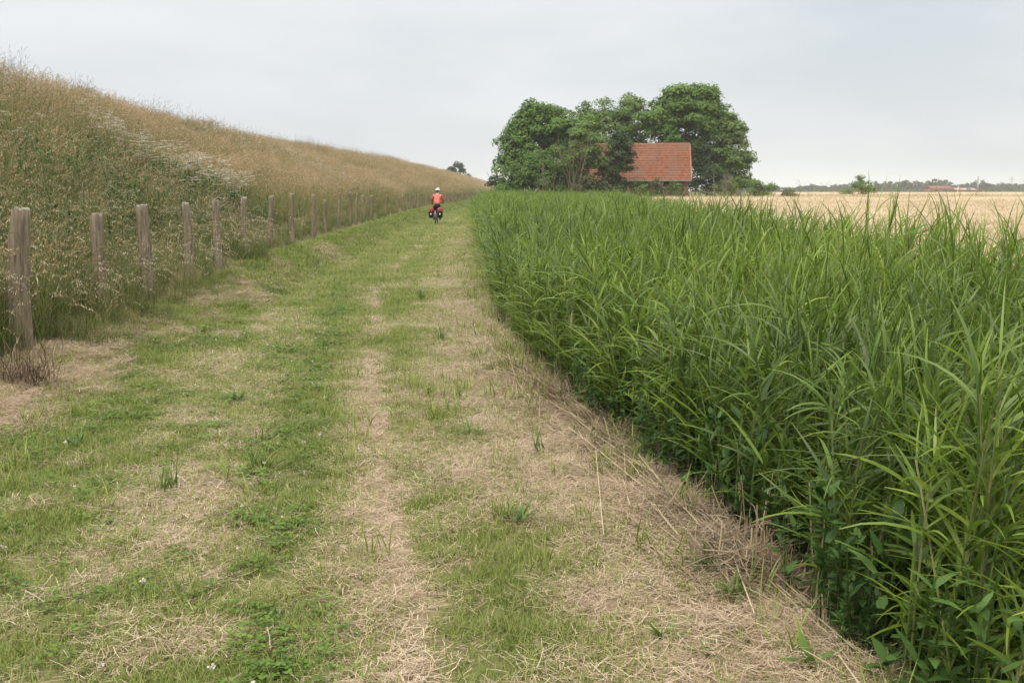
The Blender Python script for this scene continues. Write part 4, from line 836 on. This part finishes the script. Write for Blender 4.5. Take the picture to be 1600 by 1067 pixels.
# distant farm on the horizon
def far_farm(px0, px1, yr, ye, Y, name, label, rc):
    s_ = Y / FPX; xa_, xb_ = (px0 - 800) * s_, (px1 - 800) * s_; zr, ze = CAM_H + (297.5 - yr) * s_, CAM_H + (297.5 - ye) * s_; root = empty(name, ((xa_ + xb_) / 2, Y, .3), label=label, cat='barn'); hw = (xb_ - xa_) / 2; dp = 6
    g = Geo(); g.box((0, 0, (ze - .3) / 2), (hw * 2 - .6, dp * 2 - .8, ze - .3)); g.obj('wall', M_brick, root)
    g = Geo(); V = [(-hw, -dp, ze - .3), (hw, -dp, ze - .3), (hw, 0, zr - .3), (-hw, 0, zr - .3), (-hw, dp, ze - .3), (hw, dp, ze - .3)]; V += [(a, b, c - .18) for a, b, c in V]
    g.add(V, [[0, 1, 2, 3], [3, 2, 5, 4], [6, 9, 8, 7], [9, 10, 11, 8], [0, 6, 7, 1], [4, 5, 11, 10], [0, 3, 9, 6], [3, 4, 10, 9], [1, 7, 8, 2], [2, 8, 11, 5]]); g.obj('roof', rc, root)
    g = Geo(); [g.box((q * hw, -dp + .36, 1.5), (1.2, .1, 1.3)) for q in (-.6,)]; g.obj('window', M_dark, root); g = Geo(); g.box((.2 * hw, -dp + .36, 1.2), (2.4, .1, 2.4)); g.obj('door', M_door, root)
far_farm(1441, 1476, 291.0, 295.6, 548, 'barn', 'distant barn with a bright red roof, the taller one on the horizon', M_tile)
far_farm(1477, 1512, 294.2, 297.0, 552, 'barn', 'long low distant shed with a pale reddish roof beside the red barn', flat_mat('pale_roof', (.42, .28, .22)))
# masts and pylons on the horizon
M_steel = flat_mat('galvanised_steel', (.42, .43, .44), .5, .4, metal=.2, var=.1); M_white = flat_mat('white_enamel', (.75, .75, .74), .4, .4, var=.05)
def lattice(g, x, y, z0, z1, w0, w1, n=8, r=.05):
    for i in range(n):
        za, zb = z0 + (z1 - z0) * i / n, z0 + (z1 - z0) * (i + 1) / n; wa, wb = w0 + (w1 - w0) * i / n, w0 + (w1 - w0) * (i + 1) / n; c4 = [(-1, -1), (1, -1), (1, 1), (-1, 1)]
        for k in range(4):
            a, b = c4[k], c4[(k + 1) % 4]; P = lambda c_, ww, zz: (x + c_[0] * ww, y + c_[1] * ww, zz)
            g.tube([P(a, wa, za), P(a, wb, zb)], r, 4, cap=False); g.tube([P(a, wa, za), P(b, wb, zb)], r * .6, 4, cap=False); g.tube([P(a, wb, zb), P(b, wb, zb)], r * .6, 4, cap=False)
def mast(px, ty, Y, kind, label):
    s_ = Y / FPX; X = (px - 800) * s_; h = CAM_H + (297.5 - ty) * s_; root = empty(kind, (X, Y, .2), label=label, cat={'radio_mast': 'mast', 'electricity_pylon': 'pylon', 'wind_turbine': 'wind turbine', 'utility_pole': 'pole'}[kind])
    if kind == 'radio_mast':
        g = Geo(); lattice(g, 0, 0, 0, h * .9, .5, .25, 14, .07); g.obj('tower', M_steel, root); g = Geo(); g.tube([(0, 0, h * .9), (0, 0, h)], [.12, .05], 6); g.obj('antenna', M_white, root)
        for zz in (.78,): g = Geo(); g.tube([(-.25, -.6, h * zz), (.25, -.6, h * zz)], [.5, .5], 12); g.obj('dish', M_white, root)
    elif kind == 'electricity_pylon':
        g = Geo(); lattice(g, 0, 0, 0, h, 1.3, .3, 10, .09); g.obj('tower', M_steel, root)
        for zz, l in ((.97, 2.2), (.82, 3.2)): g = Geo(); g.box((0, 0, h * zz), (l * 2, .25, .25)); [g.tube([(q * l * .95, 0, h * zz), (q * l * .95, 0, h * zz - .9)], .08, 5) for q in (-1, 1)]; g.obj('crossarm', M_steel, root)
    elif kind == 'wind_turbine':
        g = Geo(); g.tube([(0, 0, 0), (0, 0, h * .66)], [.7, .4], 10); g.obj('tower', M_white, root); g = Geo(); g.box((0, .6, h * .67), (.9, 2.6, .9)); g.obj('nacelle', M_white, root)
        for k in range(3):
            a = .5 + k * 2.094; g = Geo(); L2 = h * .33; g.tube([(0, -.8, h * .67), (math.sin(a) * L2 * .3, -.8, h * .67 + math.cos(a) * L2 * .3), (math.sin(a) * L2, -.8, h * .67 + math.cos(a) * L2)], [.25, .4, .06], 6); g.obj('blade', M_white, root)
    else:
        g = Geo(); g.tube([(0, 0, 0), (0, 0, h)], [.16, .11], 8); g.obj('pole', M_white, root); g = Geo(); g.box((0, 0, h - .6), (1.8, .14, .14)); g.obj('crossarm', M_steel, root)
mast(1519, 274, 600, 'radio_mast', 'slim lattice mast rising above the hazy trees on the right horizon')
mast(1402, 277, 1200, 'wind_turbine', 'faint distant wind turbine above the trees right of the lone bush')
mast(1489, 290.5, 520, 'utility_pole', 'short white pole beside the low shed on the horizon')
mast(1571, 278, 1000, 'electricity_pylon', 'left of two faint pylons near the right edge')
mast(1592, 279, 1050, 'electricity_pylon', 'right of two faint pylons, at the right edge')

# ---------------------------------------------------------------- cyclist
CX, CY = -3.66, 49.0; cz = float(ground_z(CX, CY)) + .015
M_blackp = flat_mat('black_rubber', (.018, .018, .02), .7, .3); M_bikef = flat_mat('dark_bike_paint', (.03, .035, .045), .35, .5, var=.1); M_chrome = flat_mat('steel_parts', (.5, .5, .5), .3, .5, metal=.9, var=.05)
M_pan = flat_mat('pannier_black', (.022, .020, .022), .55, .35); M_panr = flat_mat('pannier_red', (.30, .035, .035), .5, .35); M_refl = flat_mat('reflector_white', (.85, .85, .83), .3, .5, var=.02); M_redl = flat_mat('red_lamp_glass', (.5, .02, .02), .2, .5)
bike = empty('bicycle', (CX, CY, cz), -.03, label='touring bicycle with two black and red panniers ridden up the lane', cat='bicycle')
WR = .345
def wheel(y):
    g = Geo(); n = 28; ring = [(0, y + WR * math.cos(a), WR + WR * math.sin(a)) for a in np.linspace(0, 2 * math.pi, n + 1)]
    def torus(g, Rr, r, m_=8):
        V = []; 
        for i in range(n):
            a = 2 * math.pi * i / n
            for j in range(m_):
                b = 2 * math.pi * j / m_; V.append((r * math.sin(b), y + (Rr + r * math.cos(b)) * math.cos(a), WR + .0 + (Rr + r * math.cos(b)) * math.sin(a)))
        F = [[i * m_ + j, i * m_ + (j + 1) % m_, ((i + 1) % n) * m_ + (j + 1) % m_, ((i + 1) % n) * m_ + j] for i in range(n) for j in range(m_)]; g.add(V, F, 0, .5, .5)
    torus(g, WR - .022, .022); wo = g.obj('wheel', M_blackp, bike, True)
    g = Geo(); torus(g, WR - .052, .012, 6); g.obj('rim', M_chrome, wo, True)
    g = Geo(); g.tube([(-.05, y, WR), (.05, y, WR)], .022, 8)
    for k in range(16): a = k * 2 * math.pi / 16; g.tube([(.02 * (-1) ** k, y, WR), (0, y + (WR - .05) * math.cos(a), WR + (WR - .05) * math.sin(a))], .0018, 3, cap=False)
    g.obj('spokes', M_chrome, wo)
wheel(-.52); wheel(.56)
g = Geo(); bb = (0, -.07, .29); seat_t = (0, -.22, .80); head_t = (0, .36, .92); head_b = (0, .40, .76)
for a, b, r in ((bb, seat_t, .016), (seat_t, head_t, .015), (bb, head_b, .018), (head_t, head_b, .02)): g.tube([a, b], r, 8)
for sx in (-1, 1):
    g.tube([(sx * .04, bb[1], bb[2]), (sx * .065, -.52, WR)], .009, 6); g.tube([(sx * .02, seat_t[1], seat_t[2] - .03), (sx * .065, -.52, WR)], .008, 6); g.tube([(sx * .04, head_b[1], head_b[2]), (sx * .05, .45, .6), (sx * .05, .56, WR)], .012, 6)
g.tube([seat_t, (0, -.245, .90)], .013, 8); g.obj('frame', M_bikef, bike)
g = Geo(); g.tube([(-.29, .26, 1.07), (-.22, .34, 1.08), (-.05, .38, 1.06), (.05, .38, 1.06), (.22, .34, 1.08), (.29, .26, 1.07)], .012, 8); g.tube([head_t, (0, .38, 1.06)], .014, 8); hb = g.obj('handlebar', M_bikef, bike)
for sx in (-1, 1): g = Geo(); g.tube([(sx * .29, .25, 1.068), (sx * .235, .325, 1.08)], .018, 8); g.obj('grip', M_blackp, hb)
g = Geo(); n = 10; V = []
for i, (yy, ww, zz) in enumerate([(-.38, .06, .93), (-.35, .075, .945), (-.28, .07, .94), (-.2, .035, .935), (-.1, .018, .93)]): V += [(-ww, yy, zz - .02), (0, yy, zz + .01), (ww, yy, zz - .02), (0, yy, zz - .05)]
F = [[i * 4 + j, i * 4 + (j + 1) % 4, (i + 1) * 4 + (j + 1) % 4, (i + 1) * 4 + j] for i in range(4) for j in range(4)] + [[3, 2, 1, 0], [16, 17, 18, 19]]
g.add(V, F); g.obj('saddle', M_blackp, bike, True)
g = Geo()
for sx in (-1, 1): g.tube([(sx * .07, -.28, .72), (sx * .07, -.80, .72)], .006, 6); g.tube([(sx * .07, -.72, .72), (sx * .065, -.52, WR)], .006, 6)
for yy in (-.35, -.5, -.65, -.79): g.tube([(-.07, yy, .72), (.07, yy, .72)], .005, 6)
g.obj('luggage_rack', M_blackp, bike)
g = Geo()
for r_ in (WR + .03,):
    aa = np.linspace(R(60), R(185), 14); pv = []
    for a in aa:
        for x in (-.028, 0, .028): pv.append((x, -.52 - (r_ + (.006 if x == 0 else 0)) * math.sin(a - R(90)) * -1 * 1.0 if False else -.52 + (r_ + (.006 if x == 0 else 0)) * math.cos(a), WR + (r_ + (.006 if x == 0 else 0)) * math.sin(a)))
    F = [[i * 3 + j, i * 3 + j + 1, (i + 1) * 3 + j + 1, (i + 1) * 3 + j] for i in range(13) for j in range(2)]; g.add(pv, F)
g.obj('mudguard', M_blackp, bike, True)
g = Geo(); g.box((.01, -.915, .56), (.018, .008, .24)); g.obj('reflective_strip', M_refl, bike)
for sx in (-1, 1):
    g = Geo(); rings = 7; n = 16; V = []; prof_ = [(.335, .55), (.37, .8), (.45, 1.0), (.6, 1.02), (.68, .98), (.80, .9), (.85, .6)]
    for z, k in prof_:
        for j in range(n):
            a = 2 * math.pi * j / n; e = lambda q: math.copysign(abs(q) ** .45, q); V.append((sx * .215 + (.118 * k) * e(math.cos(a)), -.58 + .17 * k * e(math.sin(a)), z + .02))
    F = [[i * n + j, i * n + (j + 1) % n, (i + 1) * n + (j + 1) % n, (i + 1) * n + j] for i in range(len(prof_) - 1) for j in range(n)]; g.add(V, F)
    mm = [0] * (4 * n) + [1] * (2 * n); g.m[-1] = np.array(mm); b = g.n
    g.add([(sx * .215, -.58, .355), (sx * .215, -.58, .885)], np.zeros((0, 4), int)); g.f.append(np.array([[(j + 1) % n, j, b, b] for j in range(n)] + [[(len(prof_) - 1) * n + j, (len(prof_) - 1) * n + (j + 1) % n, b + 1, b + 1] for j in range(n)])); g.m.append(np.array([0] * n + [1] * n))
    po = g.obj('pannier', [M_pan, M_panr], bike, True)
    g = Geo(); q = [(sx * .215 + .036 * math.cos(a), -.764, .55 + .036 * math.sin(a)) for a in np.linspace(0, 2 * math.pi, 15)[:-1]]; q2 = [(a, b - .008, c) for a, b, c in q]; c0 = len(q)
    g.add(q + q2 + [(sx * .215, -.773, .55)], [[i, (i + 1) % c0, c0 + (i + 1) % c0, c0 + i] for i in range(c0)] + [[c0 + i, c0 + (i + 1) % c0, 2 * c0, 2 * c0] for i in range(c0)]); g.obj('reflector', M_refl, po)
g = Geo(); g.box((0, -.815, .70), (.09, .03, .04)); g.obj('tail_light', M_redl, bike)
g = Geo(); g.tube([(-.07, -.07, .29), (.07, -.07, .29)], .02, 8); g.tube([(.085, -.07, .29), (.085, .10, .285)], .010, 6); g.tube([(-.085, -.07, .29), (-.085, -.24, .285)], .010, 6); cr_o = g.obj('crank', M_chrome, bike)
for sx, yp in ((1, .10), (-1, -.24)): g = Geo(); g.box((sx * .14, yp, .285), (.10, .08, .02)); g.obj('pedal', M_blackp, cr_o)

def skin_obj(name, joints, edges, mat, parent, sub=2, root=0, rx=None):
    me = bpy.data.meshes.new(name); me.from_pydata([j[:3] for j in joints], edges, []); o = bpy.data.objects.new(name, me); COL.objects.link(o)
    if parent: o.parent = parent
    sk = o.modifiers.new('skin', 'SKIN'); sk.use_smooth_shade = True
    if not me.skin_vertices: 
        bpy.context.view_layer.objects.active = o
    for i, j in enumerate(joints):
        sv = me.skin_vertices[0].data[i]; sv.radius = (j[3], j[4] if len(j) > 4 else j[3]); sv.use_root = (i == root)
    sb = o.modifiers.new('smooth', 'SUBSURF'); sb.levels = sub; sb.render_levels = sub
    if mat: me.materials.append(mat)
    return o
m, t = new_mat('skin'); finish(t, (.50, .30, .22), .55, .3); M_skin = m
M_jack = flat_mat('coral_jacket', (.62, .17, .14), .7, .2, var=.12, scale=6); M_short = flat_mat('black_shorts', (.016, .016, .02), .8, .2); M_helm = flat_mat('white_helmet', (.82, .82, .80), .35, .4, var=.03); M_hair = flat_mat('brown_hair', (.10, .06, .04), .8, .2); M_shoe = flat_mat('dark_shoe', (.03, .03, .035), .6, .3)
J = [(0, -.24, .97, .11, .10), (0, -.20, 1.12, .10, .085), (0, -.12, 1.28, .12, .09), (0, -.05, 1.42, .11, .085), (0, -.015, 1.51, .06, .06), (0, .0, 1.58, .055, .055), (0, .015, 1.66, .082, .095), (0, .01, 1.735, .075, .09)]
E = [(i, i + 1) for i in range(7)]
def add(j, p): J.append(j); E.append((p, len(J) - 1)); return len(J) - 1
for sx in (-1, 1):
    s_ = add((sx * .175, -.035, 1.43, .065), 3); e_ = add((sx * .27, .06, 1.22, .045), s_); w_ = add((sx * .275, .25, 1.115, .028, .03), e_); h_ = add((sx * .275, .315, 1.105, .036, .02), w_)
    for k, (dx, L1) in enumerate(((-.03, .030), (-.011, .036), (.011, .034), (.03, .026))):
        a = add((sx * .268 + dx * .9, .345 - abs(dx) * .1, 1.105, .0095), h_); b = add((sx * .266 + dx * .9, .345 + L1 * .7, 1.088, .0088), a); add((sx * .265 + dx * .9, .345 + L1 * .35, 1.060, .0080), b)
    a = add((sx * .24, .31, 1.085, .011), h_); add((sx * .232, .335, 1.06, .0095), a)
    kz, ky = (.66, .22) if sx > 0 else (.60, .06); fz, fy = (.35, .02) if sx > 0 else (.35, -.32)
    hp = add((sx * .095, -.22, .93, .09), 0); kn = add((sx * .12, ky, kz, .062), hp); cf = add((sx * .125, (ky + fy) / 2 - .02, (kz + fz) / 2 + .03, .052), kn); an = add((sx * .13, fy, fz, .036), cf); add((sx * .135, fy + .13, fz - .05, .035, .03), an)
person = skin_obj('person', J, E, M_skin, None)
person.location = (CX, CY, cz); person.rotation_euler = (0, .025, -.05)
tag(person, 'cyclist seen from behind in a coral red jacket, black shorts and white helmet', 'person')
Jj = [(0, -.24, .95, .175, .16), (0, -.19, 1.14, .16, .13), (0, -.12, 1.29, .172, .128), (0, -.05, 1.42, .15, .115), (0, -.02, 1.49, .075, .075)]; Ej = [(0, 1), (1, 2), (2, 3), (3, 4)]
for sx in (-1, 1):
    n0 = len(Jj); Jj += [(sx * .18, -.035, 1.43, .08), (sx * .285, .05, 1.23, .062), (sx * .28, .20, 1.135, .045)]; Ej += [(3, n0), (n0, n0 + 1), (n0 + 1, n0 + 2)]
skin_obj('jacket', Jj, Ej, M_jack, person)
Js = [(0, -.23, 1.06, .13, .12), (0, -.24, .94, .155, .14)]; Es = [(0, 1)]
for sx in (-1, 1):
    n0 = len(Js); ky, kz = (.22, .66) if sx > 0 else (.06, .60); Js += [(sx * .10, -.20, .91, .105), (sx * .115, -.2 + (ky + .2) * .7, .91 + (kz - .91) * .7, .082)]; Es += [(1, n0), (n0, n0 + 1)]
skin_obj('shorts', Js, Es, M_short, person)
for sx in (-1, 1):
    fz, fy = (.35, .02) if sx > 0 else (.35, -.32)
    skin_obj('shoe', [(sx * .13, fy - .03, fz - .035, .042, .035), (sx * .135, fy + .07, fz - .055, .045, .035), (sx * .138, fy + .16, fz - .062, .04, .028)], [(0, 1), (1, 2)], M_shoe, person)
skin_obj('hair', [(0, -.035, 1.70, .085, .07), (0, -.055, 1.63, .065, .05), (0, -.06, 1.56, .04, .03)], [(0, 1), (1, 2)], M_hair, person)
g = Geo(); V = []; n = 20; rg_ = 8
for i in range(rg_ + 1):
    a = math.pi / 2 * i / rg_
    for j in range(n):
        b = 2 * math.pi * j / n; rib = 1 + .03 * math.cos(b * 5) * math.sin(2 * a); V.append((.112 * math.cos(a) * math.cos(b) * rib, .01 + .142 * math.cos(a) * math.sin(b) * rib, 1.70 + .115 * math.sin(a) + .02 * math.sin(b) * math.cos(a)))
V += [(x * .9, y_ * .9 + .001, z - .004) for x, y_, z in V[:n]]
F = [[i * n + j, i * n + (j + 1) % n, (i + 1) * n + (j + 1) % n, (i + 1) * n + j] for i in range(rg_) for j in range(n)] + [[(j + 1) % n, j, (rg_ + 1) * n + j, (rg_ + 1) * n + (j + 1) % n] for j in range(n)]
g.add(V, F); ho = g.obj('helmet', M_helm, person, True)
g = Geo()
for x in (-.055, 0, .055): g.tube([(x, -.105, 1.745), (x, -.065, 1.79), (x, .0, 1.823)], [.009, .012, .009], 6)
g.obj('vent', M_blackp, ho)

# ---------------------------------------------------------------- haze
if HAZE:
    g = Geo(); x0, x1, y0, y1, z0, z1 = -1600, 2800, -80, 3100, -2, 40
    g.box(((x0 + x1) / 2, (y0 + y1) / 2, (z0 + z1) / 2), (x1 - x0, y1 - y0, z1 - z0))
    m, t = new_mat('thin_haze'); o_ = t.nodes.new('ShaderNodeOutputMaterial'); v = t.nodes.new('ShaderNodeVolumePrincipled'); v.inputs['Density'].default_value = .00032; v.inputs['Color'].default_value = (.96, .98, 1.0, 1); v.inputs['Anisotropy'].default_value = 0.0
    t.links.new(v.outputs[0], o_.inputs['Volume']); g.obj('haze', m, kind='stuff', cat='haze', label='thin pale summer haze over the fields')
